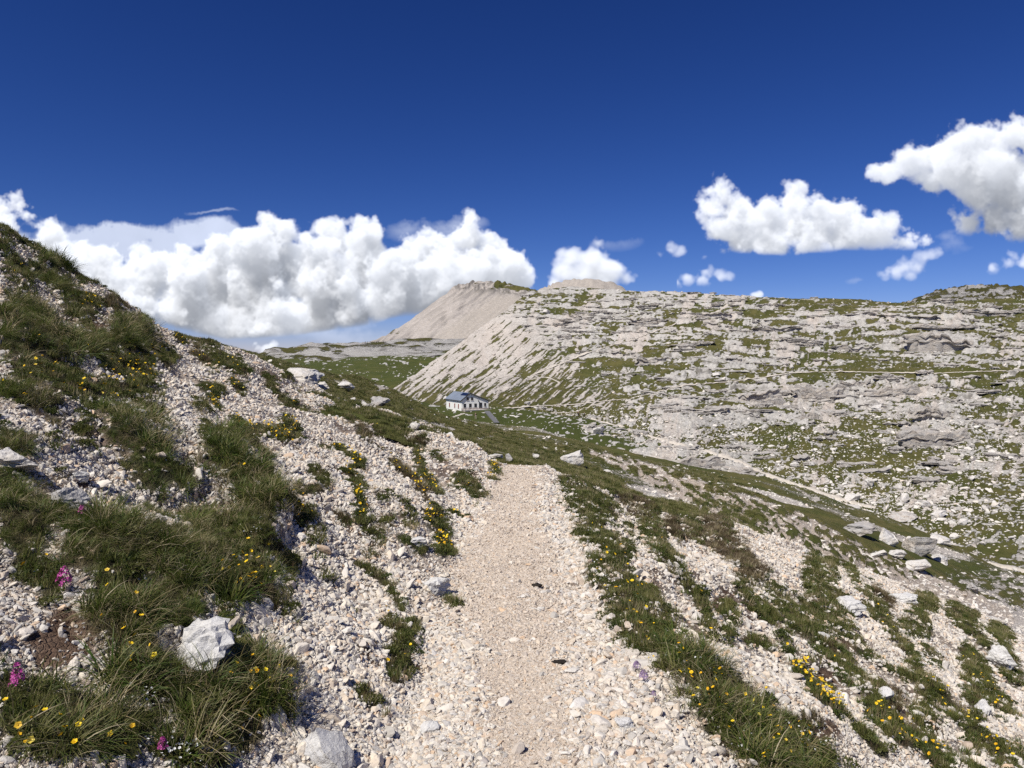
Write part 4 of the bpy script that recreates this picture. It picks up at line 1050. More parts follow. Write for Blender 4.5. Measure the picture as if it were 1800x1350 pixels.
# the 300 that show largest stand as stones of their own
ppx = CX + F * Pn[:, 0] / Pn[:, 1]; ppy = HY - F * (Pn[:, 2] - CZ) / Pn[:, 1]
score = sn / Pn[:, 1] * ((ppx > 0) & (ppx < 1800) & (ppy < 1345))
topk = np.argsort(-score)[:300]
keep = np.ones(len(Pn), bool); keep[topk] = False
o = scatter('scree_stones', NG_STONE, Pn[keep], Rn[keep], Sn[keep], In[keep]); tag(o, 'pale broken limestone covering the slopes on both sides of the path', 'scree', kind='stuff')
for k in topk:
    o = link(bpy.data.objects.new('stone', stones0[In[k]])); o.location = Pn[k]; o.rotation_euler = Rn[k]; o.scale = Sn[k]
    x_, y_ = ppx[k], ppy[k]; big_ = 'fist sized' if sn[k] > .045 else 'small angular'
    wh = ('in the gravel just left of the path' if Pn[k][0] < 0 and Pn[k][0] > -.9 else 'on the left scree beside the long bladed tussocks' if Pn[k][0] < 0 and x_ < 340 else 'on the pebble fan of the left slope' if Pn[k][0] < 0 else 'in the coarse right rim of the path' if Pn[k][0] < .95 else 'on the scree of the right slope')
    tag(o, '%s pale limestone lying loose %s' % (big_, wh), 'stone', 'loose stones ' + wh)
o = scatter('path_edge_gravel', NG_GRIT, rim[0], rim[1], rim[2], rim[3]); tag(o, 'mixed beige and white gravel along both edges of the path', 'gravel', kind='stuff')
# gravel of the path
wt = vis * PATHM
gp = []
for (n, a, b_, d0, d1) in ((62000, .0045, .015, .9, 4.0), (50000, .007, .018, 3.6, 7.0), (38000, .010, .022, 6.4, 13.5), (2600, .014, .034, .9, 12.0)):
    gp.append(stones('g', None, 8, n, a, b_, wt * (A.D > d0) * (A.D < d1), 2.6, sink=.45, flatten=.75))
o = scatter('path', NG_GRIT, np.concatenate([p[0] for p in gp]), np.concatenate([p[1] for p in gp]), np.concatenate([p[2] for p in gp]), np.concatenate([p[3] for p in gp]))
o['kind'] = 'structure'
print('stones', round(time.time() - T0, 1))

# ------------------------------------------------------------------ turf
def clump_set(wt, n, kind, base, rng, lay=.35):
    P, j, i = sheet_points(A, n, wt, rng=rng)
    s = (base + .045 * np.clip(P[:, 1] - 4, 0, 30) * base) * (.7 + .6 * rng.random(n))
    r = slope_rot(A, P, n, .55, rng, tilt=.12); r[:, 2] = rng.random(n) * 6.283
    if kind == 'tall': s = s * np.clip(.80 + .75 * fbm(P[:, 0], P[:, 1], .28, 2, .5, 55), .45, 1.5)
    # blades of the tall tufts hang down the slope
    r[:, 1] += np.where(P[:, 0] < 0, lay, lay * .6) if kind == 'tall' else 0
    sc = np.stack([s, s, s * (.8 + .5 * rng.random(n))], 1)
    ng, m = NG_T[kind]
    return P, r, sc, rng.integers(0, m, n)
cell = (A.u[1] - A.u[0]) * (math.log(A.d[1] / A.d[0])) * A.D ** 2
frn = frng
for n_, (kind, r, nf, lab, pts) in enumerate(PATCHES):
    rng = np.random.default_rng(1000 + n_)
    d = seg_dist(APX, APY, pts) + frn * r * .35
    m = (1 - sst(d, r * .5, r * 1.1)) * front_ok * (1 - .55 * sst(fbm(A.X, A.Y, .12, 2, .5, 77), .25, .6) * (1.0 if kind != 'tall' else 1.35 * sst(fbm(A.X, A.Y, .20, 2, .5, 91), .0, .5)))
    area = float((m * cell).sum()); Dm = float((m * A.D).sum() / max(m.sum(), 1e-6))
    dens = {'tall': 620, 'short': 620, 'mat': 800, 'brown': 620}[kind] / (1 + .05 * max(Dm - 4, 0)) ** 2
    n = int(np.clip(area * dens, 14, 3500))
    P, ro, sc, ix = clump_set(m, n, kind, {'tall': .52, 'short': .80, 'mat': .8, 'brown': .80}[kind], rng)
    nm = {'tall': 'grass_tussock', 'short': 'turf_patch', 'mat': 'cushion_plant', 'brown': 'heath_tuft'}[kind]
    o = scatter(nm, NG_T[kind][0], P, ro, sc, ix)
    tag(o, lab, {'tall': 'grass tussock', 'short': 'turf patch', 'mat': 'cushion plant', 'brown': 'heath tuft'}[kind], 'patches of turf on the near slopes')
# the small scraps between them
wt = np.clip(scrap - GR, 0, 1) * vis
n = int(min(9000, (wt * cell).sum() * 330))
P, ro, sc, ix = clump_set(wt, n, 'short', .95, RNG)
o = scatter('grass', NG_T['short'][0], P, ro, sc, ix); tag(o, 'thin scraps of short grass between the stones of both slopes', 'grass', kind='stuff')
# sparse blades between the tall tufts of the left foreground
wt = np.clip(GR, 0, 1) * vis * (A.D < 5) * (TL > .6)
P, ro, sc, ix = clump_set(wt, 1500, 'tall', .5, RNG)
o = scatter('grass_blades', NG_T['tall'][0], P, ro, sc, ix); tag(o, 'loose grass blades growing through the turf of the left foreground', 'grass', kind='stuff')
# turf of the shoulder close enough to show its nap
BPX, BPY = B.px(), B.py()
wt = (B.D < 60) * inview(BPX, BPY) * (BPX < 1350) * np.clip((Bg - .55) * 3, 0, 1) / (B.D ** 1.2)
n = 26000
P, j, i = sheet_points(B, n, wt)
s = .9 + P[:, 1] * .035
r = slope_rot(B, P, n, .5, tilt=.12); r[:, 2] = RNG.random(n) * 6.283
o = scatter('shoulder_grass', NG_T['short'][0], P, r, np.stack([s, s, s * .9], 1), RNG.choice([1, 2, 1, 2, 4, 6], n)); tag(o, 'short grass covering the shoulder beyond the end of the path', 'grass', kind='stuff')
print('turf', round(time.time() - T0, 1))


# ------------------------------------------------------------------ boulders and bedrock
def put_rock(name, cat, label, sh, px, py, wpx, hpx, mat, seed, kind='boulder', depth=.8, rz=0., sink=.22, sub=4, group=None, lean=0., dz=0.):
    p = sh.hit(px, py + hpx * .30)
    D = p.y; w = wpx * D / F; h = hpx * D / F
    if kind == 'boulder': me = stone_mesh(name, seed, sub, .8, 13, mat, .085, smooth=False, strata=.09)
    elif kind == 'rough': me = stone_mesh(name, seed, sub, .8, 9, mat, .17, smooth=False, strata=.12)
    else: me = slab_mesh(name, seed, mat)
    V = np.empty(len(me.vertices) * 3, np.float32); me.vertices.foreach_get('co', V); V = V.reshape(-1, 3)
    lo, hi = V.min(0), V.max(0); V = (V - (lo + hi) / 2) / (hi - lo)
    if lean: V[:, 2] += V[:, 0] * lean
    V *= np.array([w, w * depth, h * (1 + sink)]); V[:, 2] += h * (.5 - sink * .5)
    me.vertices.foreach_set('co', V.ravel()); me.update()
    o = link(bpy.data.objects.new(name, me)); o.location = (p.x, p.y + w * depth * .15, p.z + dz - h * .05); o.rotation_euler.z = rz
    tag(o, label, cat, group)
    return o

def slab_mesh(name, seed, mat, cuts=26):
    """layered bedrock: beds of uneven thickness standing out by different amounts, split by joints"""
    rng = np.random.RandomState(seed)
    bm = bmesh.new(); bmesh.ops.create_cube(bm, size=2); bmesh.ops.subdivide_edges(bm, edges=bm.edges[:], cuts=cuts, use_grid_fill=True)
    V = np.array([v.co[:] for v in bm.verts])
    V[:, 1] *= 1 - .35 * np.abs(V[:, 0]) ** 4
    nb = rng.randint(4, 7); lv = np.sort(rng.rand(nb)) * 2 - 1
    k = np.searchsorted(lv, V[:, 2] + .05 * vnoise(V[:, 0] * 3, V[:, 1] * 3 + seed)); off = rng.uniform(-.28, .10, nb + 2); off[0] = -.40; off[rng.randint(nb + 1)] -= .15
    s = off[k] + .12 * vnoise(V[:, 0] * 4 + k * 7.3, V[:, 1] * 3 + seed) + .22 * vnoise(V[:, 0] * 1.7 + k * 3.1 + seed, V[:, 2] * .5)
    jt = ridged(V[:, 0] * 1.0 + seed, V[:, 2] * .15 + k, .35, 2)
    V[:, 1] *= 1 + s - .10 * np.clip(jt - .7, 0, 1) * 3
    V[:, 0] *= 1 + .9 * (off[k] * .6 + .3 * vnoise(k * 3.7 + V[:, 2] * .7, V[:, 1] * .6 + seed))
    V[:, 2] += .10 * fbm(V[:, 0], V[:, 1], .5, 3, .5, seed) * (1.2 - V[:, 2] * .2)
    hb = vnoise(V[:, 0] * 2.2 + seed * 1.7, seed + 0 * V[:, 0]) * .35 + vnoise(V[:, 0] * 6 + seed, 3 + 0 * V[:, 0]) * .15; V[:, 2] = np.where(V[:, 2] > -.3, (V[:, 2] + .3) * np.clip(.85 + hb, .2, 1.3) - .3, V[:, 2])
    bk = np.floor(V[:, 0] * 4.2 + .25 * V[:, 2] + seed * .37).astype(int); rb = rng.uniform(-.22, .12, 40); V[:, 1] *= 1 + rb[bk % 40]; V[:, 2] += rb[(bk + 7) % 40] * .5 * (V[:, 2] > 0)
    for v, c in zip(bm.verts, V): v.co = c
    me = bpy.data.meshes.new(name); bm.to_mesh(me); bm.free()
    me.polygons.foreach_set('use_smooth', np.full(len(me.polygons), False)); me.materials.append(mat)
    return me

ROCKS = [
 ('boulder', A, 'grey white boulder with a flat dark right end on the grass beyond the path', B, 1003, 808, 46, 26, 'rock', 'boulder'),
 ('boulder', A, 'big pale rounded boulder on the crest of the left slope', B, 524, 664, 74, 30, 'rock', 'boulder'),
 ('boulder', A, 'small pale block leaning against the right end of the big crest boulder', B, 566, 679, 24, 14, 'rock', 'boulder'),
 ('boulder', A, 'whitish flat boulder on the grass between the crest boulder and the dark one', B, 607, 681, 32, 16, 'rock', 'boulder'),
 ('boulder', A, 'dark grey weathered boulder on the grassy shoulder left of the hut', B, 667, 709, 36, 19, 'rock_grey', 'rough'),
 ('boulder', A, 'low pale stone touching the dark grey weathered boulder', B, 641, 712, 18, 10, 'rock', 'boulder'),
 ('boulder', A, 'tiny white stone on the shoulder between crest boulder and dark boulder', B, 620, 703, 10, 7, 'rock', 'boulder'),
 ('stone', A, 'white stone on the rim where scree meets the green shoulder', B, 790, 767, 17, 11, 'rock_white', 'boulder'),
 ('stone', A, 'pale block at the scree rim below the dark weathered boulder', B, 726, 752, 26, 13, 'rock', 'boulder'),
 ('boulder', A, 'grey upright stone beside the end of the path', B, 895, 806, 14, 14, 'rock_grey', 'boulder'),
 ('stone', A, 'flat pale slab lying left of the grey upright stone at the path end', B, 868, 803, 34, 7, 'rock', 'boulder'),
 ('stone', A, 'small grey stone in the grass between path end and big boulder', B, 942, 803, 12, 9, 'rock', 'boulder'),
 ('stone', A, 'flat light stone in the turf right of the path, below the big boulder', B, 1067, 829, 13, 6, 'rock', 'boulder'),
 ('stone', A, 'low pale rock in the turf on the right shoulder', B, 1146, 872, 20, 9, 'rock', 'boulder'),
 ('rock', A, 'jagged white rock outcrop at the foot of the straw coloured tussock', A, 362, 1160, 112, 96, 'rock_white', 'rough'),
 ('boulder', A, 'broad round white boulder at the lower edge left of the path', A, 566, 1324, 112, 74, 'rock_white', 'boulder'),
 ('rock', A, 'whitish knobbly rock sticking out of the gravel at the left path edge', A, 766, 1036, 52, 32, 'rock_white', 'rough'),
 ('rock', A, 'long pale slab on the scree left of the flowering bush', A, 735, 955, 34, 15, 'rock_white', 'boulder'),
 ('rock', A, 'grey rock slab slanting down through turf at the left edge', A, 30, 815, 90, 40, 'rock', 'rough'),
 ('rock', A, 'shaded grey rock face below the pebbles at the left edge', A, 118, 880, 60, 40, 'rock_grey', 'rough'),
 ('stone', A, 'rounded grey stone among white pebbles left of the large green tussock', A, 140, 838, 32, 20, 'rock_white', 'boulder'),
 ('stone', A, 'flat white stone in the row above the large green tussock', A, 243, 726, 38, 11, 'rock_white', 'boulder'),
 ('stone', A, 'brownish topped white stone resting on turf on the lower right slope', A, 1556, 1222, 34, 22, 'rock_white', 'boulder'),
 ('rock', A, 'whitish bedrock patch in the scree of the right slope', A, 1495, 1070, 52, 24, 'rock_white', 'rough'),
 ('rock', A, 'long pale bedrock ledge on the upper right slope', A, 1588, 1056, 56, 18, 'rock_white', 'rough'),
 ('rock', A, 'smooth grey rock hump at the right edge of the slope', A, 1762, 1165, 44, 44, 'rock_white', 'rough'),
 ('rock', A, 'grey rock hump in the right scree below the flowering streak', A, 1728, 1245, 32, 24, 'rock_white', 'rough'),
 ('stone', A, 'white stone at the upper end of the flower packed streak', A, 1450, 1120, 22, 12, 'rock_white', 'boulder'),
 ('stone', A, 'loaf shaped stone in the gravel just left of the path near the camera', A, 755, 1282, 36, 20, 'rock_white', 'boulder'),
 ('stone', A, 'large flat pale stone on the coarse right rim near the camera', A, 1098, 1275, 36, 20, 'rock_white', 'boulder'),
 ('boulder', A, 'left one of the two pale blocks above the right scree', B, 1372, 972, 46, 24, 'rock', 'rough'),
 ('boulder', A, 'right one of the two pale blocks above the right scree', B, 1406, 977, 34, 20, 'rock', 'boulder'),
 ('boulder', A, 'broad brownish rock at the left end of the boulder group on the right slope', B, 1513, 936, 58, 26, 'rock_grey', 'rough'),
 ('boulder', A, 'white rounded boulder in the middle of the boulder group on the right slope', B, 1560, 948, 38, 28, 'rock', 'boulder'),
 ('boulder', A, 'tallest brown grey block of the boulder group, with a dark hollow beneath', B, 1618, 966, 52, 38, 'cliff_mid', 'boulder'),
 ('boulder', A, 'flat grey slab below the tallest block of the boulder group', B, 1612, 996, 50, 20, 'rock', 'boulder'),
 ('boulder', A, 'small pale boulder left of the flat grey slab', B, 1578, 977, 28, 16, 'rock', 'boulder'),
 ('boulder', A, 'low rock between the white boulder and the slab of the boulder group', B, 1545, 974, 30, 12, 'rock', 'boulder'),
 ('boulder', A, 'smallest low rock sloping off the right end of the boulder group', B, 1655, 985, 34, 14, 'rock', 'boulder'),
 ('boulder', A, 'rounded pale rock on the crest above the boulder group', B, 1655, 951, 40, 18, 'rock', 'boulder'),
 ('boulder', A, 'grey pointed rock on the slope near the right edge', B, 1712, 1036, 22, 18, 'rock_grey', 'rough'),
 ('rock', A, 'pale blue grey slab patch on the slope at the right', B, 1750, 1090, 34, 12, 'rock', 'boulder'),
]
for k, (nm, _, lab, sh, px, py, w, h, mt, kd) in enumerate(ROCKS):
    put_rock(nm, nm, lab, sh, px, py, w, h, M[mt], 700 + k, kd, rz=random.Random(k).uniform(-.3, .3), depth=.85 if h > w * .4 else .6)
HILLR = [
 ('dark edged boulder with a shadowed underside on the far valley floor', 1050, 759, 26, 15, 'rock', 'boulder'), ('dark boulder alone on the green patch high on the hillside', 1261, 624, 11, 8, 'rock_grey', 'boulder'),
 ('white elongated block just above the main far footpath', 1260, 659, 15, 7, 'rock', 'boulder'), ('white block at the left edge of the green patch above the long ledge', 1392, 645, 8, 8, 'rock', 'boulder'),
 ('second white block beside the green patch above the long ledge', 1403, 639, 8, 7, 'rock', 'boulder'), ('pale blocky rock on the hillside below the long ledge', 1540, 718, 20, 14, 'rock', 'rough'),
 ('rounded grey rock above the rubble field', 1532, 850, 20, 16, 'rock', 'rough'), ('white boulder in the rubble field', 1578, 856, 17, 13, 'rock', 'boulder'), ('largest white boulder of the rubble field', 1590, 878, 17, 18, 'rock', 'boulder'),
 ('white boulder at the right of the rubble field', 1628, 888, 15, 12, 'rock', 'boulder'), ('flat white boulder at the left of the rubble field', 1500, 877, 26, 12, 'rock', 'boulder'), ('long pale slab at the near edge of the rubble field', 1498, 897, 44, 12, 'rock', 'rough'),
 ('wide layered slab under the rubble field', 1590, 910, 50, 14, 'cliff_mid', 'rough'), ('brown grey dome of rock in the lower rubble field', 1653, 908, 26, 16, 'rock', 'rough'), ('round white boulder below the rubble field', 1694, 919, 14, 11, 'rock', 'boulder'),
 ('white slab leaning in the lower rubble field', 1677, 943, 18, 10, 'rock', 'boulder'), ('small white rock on the green slope left of the rubble field', 1427, 817, 9, 7, 'rock', 'boulder'), ('white rock right of the layered overhang', 1792, 640, 8, 9, 'rock', 'boulder'),
 ('pale boulder beside the meadow below the hut', 903, 747, 9, 6, 'rock', 'boulder'), ('white boulder on the grass right of the hut ramp', 922, 747, 9, 6, 'rock', 'boulder'), ('small white block on the grass below the far footpath', 927, 755, 8, 5, 'rock', 'boulder'),
 ('white boulder right under the far footpath', 927, 709, 11, 6, 'rock', 'boulder'), ('grey white block at the foot of the streaked flank', 782, 700, 9, 7, 'rock', 'boulder'), ('orange tinted rock high on the hillside', 960, 549, 14, 9, 'rock', 'boulder')]
for k, (lab, px, py, w, h, mt, kd) in enumerate(HILLR):
    put_rock('boulder', 'boulder', lab, C, px, py, w, h, M[mt], 800 + k, kd, rz=random.Random(k + 50).uniform(-.4, .4), sub=3)
CLIFFS = [
 ('broad layered grey cliff with a dark overhang at its foot, high on the right', 1652, 604, 132, 40), ('upper ledge of pale rock above the broad layered cliff', 1660, 574, 120, 14),
 ('left end of the long grey cliff band below the far footpath', 1335, 697, 96, 30), ('middle of the long grey cliff band, streaked and tall', 1440, 690, 110, 34), ('overhanging block on top of the long grey cliff band', 1505, 672, 56, 17),
 ('right end of the long cliff band, fading into turf', 1570, 688, 120, 26), ('dark cleft crag on the lower right of the hillside', 1640, 726, 86, 30), ('small round crag left of the dark cleft crag', 1425, 730, 44, 18),
 ('pale wall of rock under the dark cleft crag', 1640, 768, 130, 36), ('thin ledge with a shadow line near the top of the hillside', 1140, 562, 74, 11), ('stepped ledge right under the skyline', 1365, 577, 92, 15), ('small brown overhang high on the left part of the hillside', 1003, 575, 36, 10),
 ('squat block above the small brown overhang', 1012, 556, 24, 11), ('rock face above the valley floor, left of the lower footpath', 1215, 812, 130, 26), ('cut bank of grey rock beside the lower footpath', 1310, 828, 84, 20), ('low rock wall left of the valley floor boulder', 1010, 782, 90, 14),
 ('long thin ledge below the skyline at the right', 1600, 556, 130, 11), ('pale ledge at the right edge under the skyline', 1745, 548, 120, 14), ('grey knoll of rock in the centre of the hillside', 1150, 632, 70, 18), ('layered ledge above the centre knoll', 1215, 603, 84, 14),
 ('ledge in the middle of the right hillside', 1500, 610, 90, 13), ('dark notched rock at the right edge', 1790, 727, 30, 16), ('ledge below the top of the ridge, left of the stepped ledge', 1255, 553, 60, 12), ('flat white slab on the near side of the valley floor', 1355, 800, 60, 10)]
for k, (lab, px, py, w, h) in enumerate(CLIFFS):
    put_rock('rock_outcrop', 'rock outcrop', lab, C, px, py, w, h, M['cliff'], 900 + k, 'slab', depth=.32 if h < 20 else .28, sink=.35, dz=-.9, rz=random.Random(k + 9).uniform(-.12, .12))
# thin rock ledges that follow the beds right across the hillside
led = [slab_mesh('ledge_piece', 950 + k, M['cliff'], 9) for k in range(9)]
CP, CQ = C.px(), C.py()
bed = np.exp(-((Czs / 3.6 - np.round(Czs / 3.6)) / .13) ** 2)
wl = bed * (.25 + 1.2 * Crl) * np.clip(.85 - Cg, .03, 1) * (1 - Cfl) * inview(CP, CQ) * (CQ > 512) * (C.D > 150)
n = 2200
P, j, i = sheet_points(C, n, wl, jitter=.5)
s_ = .8 + 3.6 * RNG.random(n) ** 2.2; h_ = .22 + .40 * RNG.random(n) ** 1.5
P[:, 2] += h_ * .25; P[:, 1] += .2
o = scatter('rock_ledges', scatter_tree(collection_of('thin_ledges', led)), P, np.stack([RNG.normal(.12, .08, n), RNG.normal(0, .05, n), RNG.normal(0, .22, n)], 1), np.stack([s_, .8 + .5 * RNG.random(n), h_], 1), RNG.integers(0, 9, n))
tag(o, 'thin ledges of bedded rock running across the hillside beyond the valley', 'ledges', kind='stuff')
print('rocks', round(time.time() - T0, 1))

# ------------------------------------------------------------------ blocks strewn over the far slopes
ZONES = [(1560, 880, 130, 26, 3.), (1480, 860, 110, 20, 1.6), (1680, 930, 110, 34, 2.2), (1350, 835, 90, 16, 2.), (1250, 780, 160, 30, 1.2), (1150, 760, 120, 26, 1.5), (1080, 735, 90, 16, 1.5), (1600, 800, 250, 60, 1.0), (960, 745, 80, 20, .8), (1750, 800, 160, 90, 1.0), (1400, 760, 120, 30, .8), (900, 690, 160, 20, .5)]
CP, CQ = C.px(), C.py()
w = np.full(C.Z.shape, .16)
for (x, y, rx, ry, v) in ZONES: w += v * np.exp(-((CP - x) / rx) ** 2 - ((CQ - y) / ry) ** 2)
w *= inview(CP, CQ) * (CQ > 495) * np.clip(1.15 - Cfl, .1, 1)
n = 20000
P, j, i = sheet_points(C, n, w / C.D ** .3)
u = RNG.random(n); s = .13 * (1 - u * (1 - (.13 / 1.0) ** 1.9)) ** (-1 / 1.9)
r = slope_rot(C, P, n, .6, tilt=.3); r[:, 2] = RNG.random(n) * 6.283
P[:, 2] += s * .15
sc = np.stack([s, s * (.7 + .5 * RNG.random(n)), s * (.7 + .4 * RNG.random(n))], 1); ix = RNG.integers(0, 8, n)
top = np.argsort(-s / P[:, 1] * ((CX + F * P[:, 0] / P[:, 1]) < 1800))[:240]
kp = np.ones(n, bool); kp[top] = False
o = scatter('rubble', NG_RUB, P[kp], r[kp], sc[kp], ix[kp]); tag(o, 'countless pale blocks strewn over the rocky hillside across the valley', 'rubble', kind='stuff')
for k in top:
    o = link(bpy.data.objects.new('block', rubble0[ix[k]])); o.location = P[k]; o.rotation_euler = r[k]; o.scale = sc[k]
    x_, y_ = CX + F * P[k][0] / P[k][1], HY - F * (P[k][2] - CZ) / P[k][1]
    wh = 'on the upper hillside above the main far footpath' if y_ < 655 else 'on the hillside under the long grey cliff band' if y_ < 800 else 'in the rubble field at the foot of the far hillside'
    tag(o, 'pale fallen block ' + wh, 'rock', 'fallen blocks ' + wh)
# the same on the meadow and the grassy shoulder
wm = inview(Me.px(), Me.py()) * (Me.D > 120) * sst(fbm(Me.X, Me.Y, 40, 3, .5, 3), 0, .6)
P, j, i = sheet_points(Me, 1800, wm); n = 1800
s = .2 + .9 * RNG.random(n) ** 4; r = slope_rot(Me, P, n, .6); r[:, 2] = RNG.random(n) * 6.28
o = scatter('meadow_rubble', NG_RUB, P, r, np.stack([s, s * .9, s * .6], 1), RNG.integers(0, 8, n)); tag(o, 'small pale rocks dotting the meadow beyond the shoulder', 'rubble', kind='stuff')
wb = inview(BPX, BPY) * (B.D < 105) * np.clip(.9 - Bg, 0, 1) ** 1.5 * (B.D > 15)
n = 14000; P, j, i = sheet_points(B, n, wb / B.D ** 1.1)
s = (.03 + .16 * RNG.random(n) ** 5) * (P[:, 1] / 40) ** .5; r = slope_rot(B, P, n, .8); r[:, 2] = RNG.random(n) * 6.28
o = scatter('shoulder_rubble', NG_RUB, P, r, np.stack([s, s * .9, s * .7], 1), RNG.integers(0, 8, n)); tag(o, 'pale stones lying on the slope below the grassy shoulder', 'rubble', kind='stuff')

# ------------------------------------------------------------------ footpaths on the far slopes
def trail(name, sh, pts, wid, lift=.10, step=4.0, side=.35):
    q = []
    for (a, b_) in zip(pts[:-1], pts[1:]):
        m = max(1, int(math.hypot(b_[0] - a[0], b_[1] - a[1]) / step))
        q += [(a[0] + (b_[0] - a[0]) * k / m, a[1] + (b_[1] - a[1]) * k / m) for k in range(m)]
    q.append(pts[-1])
    W3 = [sh.hit(*p) for p in q]
    xy = np.array([[p.x, p.y] for p in W3])
    for _ in range(2): xy[1:-1] = (xy[:-2] + xy[1:-1] * 2 + xy[2:]) / 4
    tg = np.gradient(xy, axis=0); tg /= np.linalg.norm(tg, axis=1)[:, None] + 1e-9
    nr = np.stack([-tg[:, 1], tg[:, 0]], 1)
    wv = wid * (1 + .45 * fbm(xy[:, 0], xy[:, 1], 5, 3, .6, 7))
    off = [-1, -.5, 0, .5, 1]; V = []
    for o_ in off:
        p = xy + nr * (wv * o_ * .5)[:, None]
        V.append(np.stack([p[:, 0], p[:, 1], sh.height(p[:, 0], p[:, 1])], 1))
    V = np.stack(V, 1); V[:, :, 2] = V[:, :, 2] * .5 + V[:, :, 2].max(1, keepdims=True) * .5 + lift
    V[:, 0, 2] -= side; V[:, -1, 2] -= side
    m = len(q); idx = np.arange(m * 5).reshape(m, 5)
    f = np.stack([idx[:-1, :-1], idx[:-1, 1:], idx[1:, 1:], idx[1:, :-1]], -1).reshape(-1, 4)
    o = link(bpy.data.objects.new(name, mesh_np(name, V.reshape(-1, 3), faces4=f, mat=M['trail']))); o['kind'] = 'structure'
trail('footpath', C, [(866, 719), (900, 718), (950, 714), (1003, 712), (1060, 706), (1105, 701), (1147, 692), (1175, 684), (1205, 678), (1289, 671), (1345, 663), (1394, 656), (1460, 654), (1530, 655), (1633, 657), (1717, 654), (1800, 651), (1900, 648)], .85, .22, side=.12)
trail('footpath', C, [(936, 660), (1000, 634), (1039, 619), (1080, 606), (1114, 597), (1150, 583), (1189, 569)], .9, .2, side=.1)
trail('footpath', C, [(1233, 559), (1255, 550), (1272, 541), (1290, 525)], 1.6)
trail('footpath', C, [(1040, 736), (1100, 753), (1150, 769), (1194, 780), (1247, 794), (1300, 811), (1336, 829), (1397, 851), (1450, 868), (1505, 885), (1540, 893)], 1.5)
trail('footpath', C, [(1150, 769), (1128, 780), (1100, 790), (1070, 800)], 1.2)
trail('footpath', C, [(1675, 978), (1710, 986), (1744, 991), (1800, 1004), (1880, 1020)], 1.5)
trail('footpath', C, [(905, 728), (960, 727), (1010, 724), (1055, 708)], .7)
trail('footpath', C, [(925, 668), (960, 662), (985, 672)], .9)
trail('footpath', Me, [(775, 742), (790, 736), (806, 730), (816, 727)], 1.3, .15)

# ------------------------------------------------------------------ the mountain hut
MH = dict(wall=mat_plain('lime_white_render', (.82, .81, .76), .9, .1, .04, .8), plinth=mat_plain('rubble_stone_plinth', (.42, .36, .32), .95, .1, .35, 2.2, .02), roof=mat_plain('blue_grey_sheet_roof', (.21, .245, .30), .5, .5, .07, .6),
          trim=mat_plain('dark_roof_edge', (.06, .06, .065), .7, .3, .2, 2.), glass=mat_plain('dark_window_glass', (.02, .025, .03), .12, .6, .1, 1.), frame=mat_plain('dark_green_shutter', (.05, .055, .05), .7, .3, .2, 3.), red=mat_plain('red_brown_shutter', (.22, .05, .04), .7, .3, .2, 3.),
          panel=mat_plain('solar_panel_glass', (.012, .016, .032), .15, .7, .1, 1.), deck=mat_plain('pale_deck_stone', (.55, .52, .48), .9, .1, .15, 1.5), metal=mat_plain('grey_weathered_wood', (.17, .17, .175), .7, .3, .2, 3.))
def box_mesh(name, lo, hi, mat, bevel=0.0):
    bm = bmesh.new(); bmesh.ops.create_cube(bm, size=1)
    for v in bm.verts: v.co = [lo[k] + (v.co[k] + .5) * (hi[k] - lo[k]) for k in range(3)]
    if bevel: bmesh.ops.bevel(bm, geom=bm.edges[:], offset=bevel, segments=1, affect='EDGES')
    me = bpy.data.meshes.new(name); bm.to_mesh(me); bm.free(); me.materials.append(mat); return me
def prism(name, prof, y0, y1, mat):
    n = len(prof); V = [(x, y0, z) for x, z in prof] + [(x, y1, z) for x, z in prof]
    bm = bmesh.new(); vs = [bm.verts.new(v) for v in V]
    bm.faces.new(vs[:n]); bm.faces.new(vs[n:][::-1])
    for k in range(n): bm.faces.new((vs[k], vs[n + k], vs[n + (k + 1) % n], vs[(k + 1) % n]))
    bmesh.ops.recalc_face_normals(bm, faces=bm.faces[:])
    me = bpy.data.meshes.new(name); bm.to_mesh(me); bm.free(); me.materials.append(mat); return me
hx, hy = (822 - CX) / F * 222 - .2, 222.0
hz = CZ + (HY - 722.0) / F * 218 + .55
hut = link(bpy.data.objects.new('mountain_hut', None)); hut.location = (hx, hy, hz); hut.rotation_euler.z = math.radians(24)
tag(hut, 'white mountain hut with a blue grey gabled roof below the rocky hillside', 'hut')
Wg, L = 8.4, 13.6; xa = -Wg / 2 + .30 * Wg; ze, za, zr = 2.75, 4.65, 2.4; y0, y1 = -L / 2, L / 2
def hp(me, par=None, lab=None):
    o = link(bpy.data.objects.new(me.name, me), par or hut)
    if lab: o['label'] = lab
    return o
hp(prism('wall', [(-Wg / 2, -1.5), (Wg / 2, -1.5), (Wg / 2, zr), (xa, za), (-Wg / 2, ze)], y0, y1, MH['wall']))
sl, sr = (za - ze) / (xa + Wg / 2), (za - zr) / (Wg / 2 - xa); oh = .30; th = .16
xl, xr = -Wg / 2 - oh, Wg / 2 + oh; zl, zr2 = ze - sl * oh, zr - sr * oh
ro = hp(prism('roof', [(xl, zl + .02), (xa, za + .02), (xr, zr2 + .02), (xr, zr2 + th), (xa, za + th + .06), (xl, zl + th)], y0 - .25, y1 + .3, MH['roof']))
hp(prism('verge_board', [(xl - .05, zl - .12), (xa, za - .14), (xr + .05, zr2 - .12), (xr + .05, zr2 + th + .03), (xa, za + th + .10), (xl - .05, zl + th + .03)], y0 - .33, y0 - .25, MH['trim']), ro)
hp(box_mesh('gutter', (xl - .14, y0 - .2, zl - .10), (xl - .02, y1 + .25, zl + .04), MH['trim']), ro)
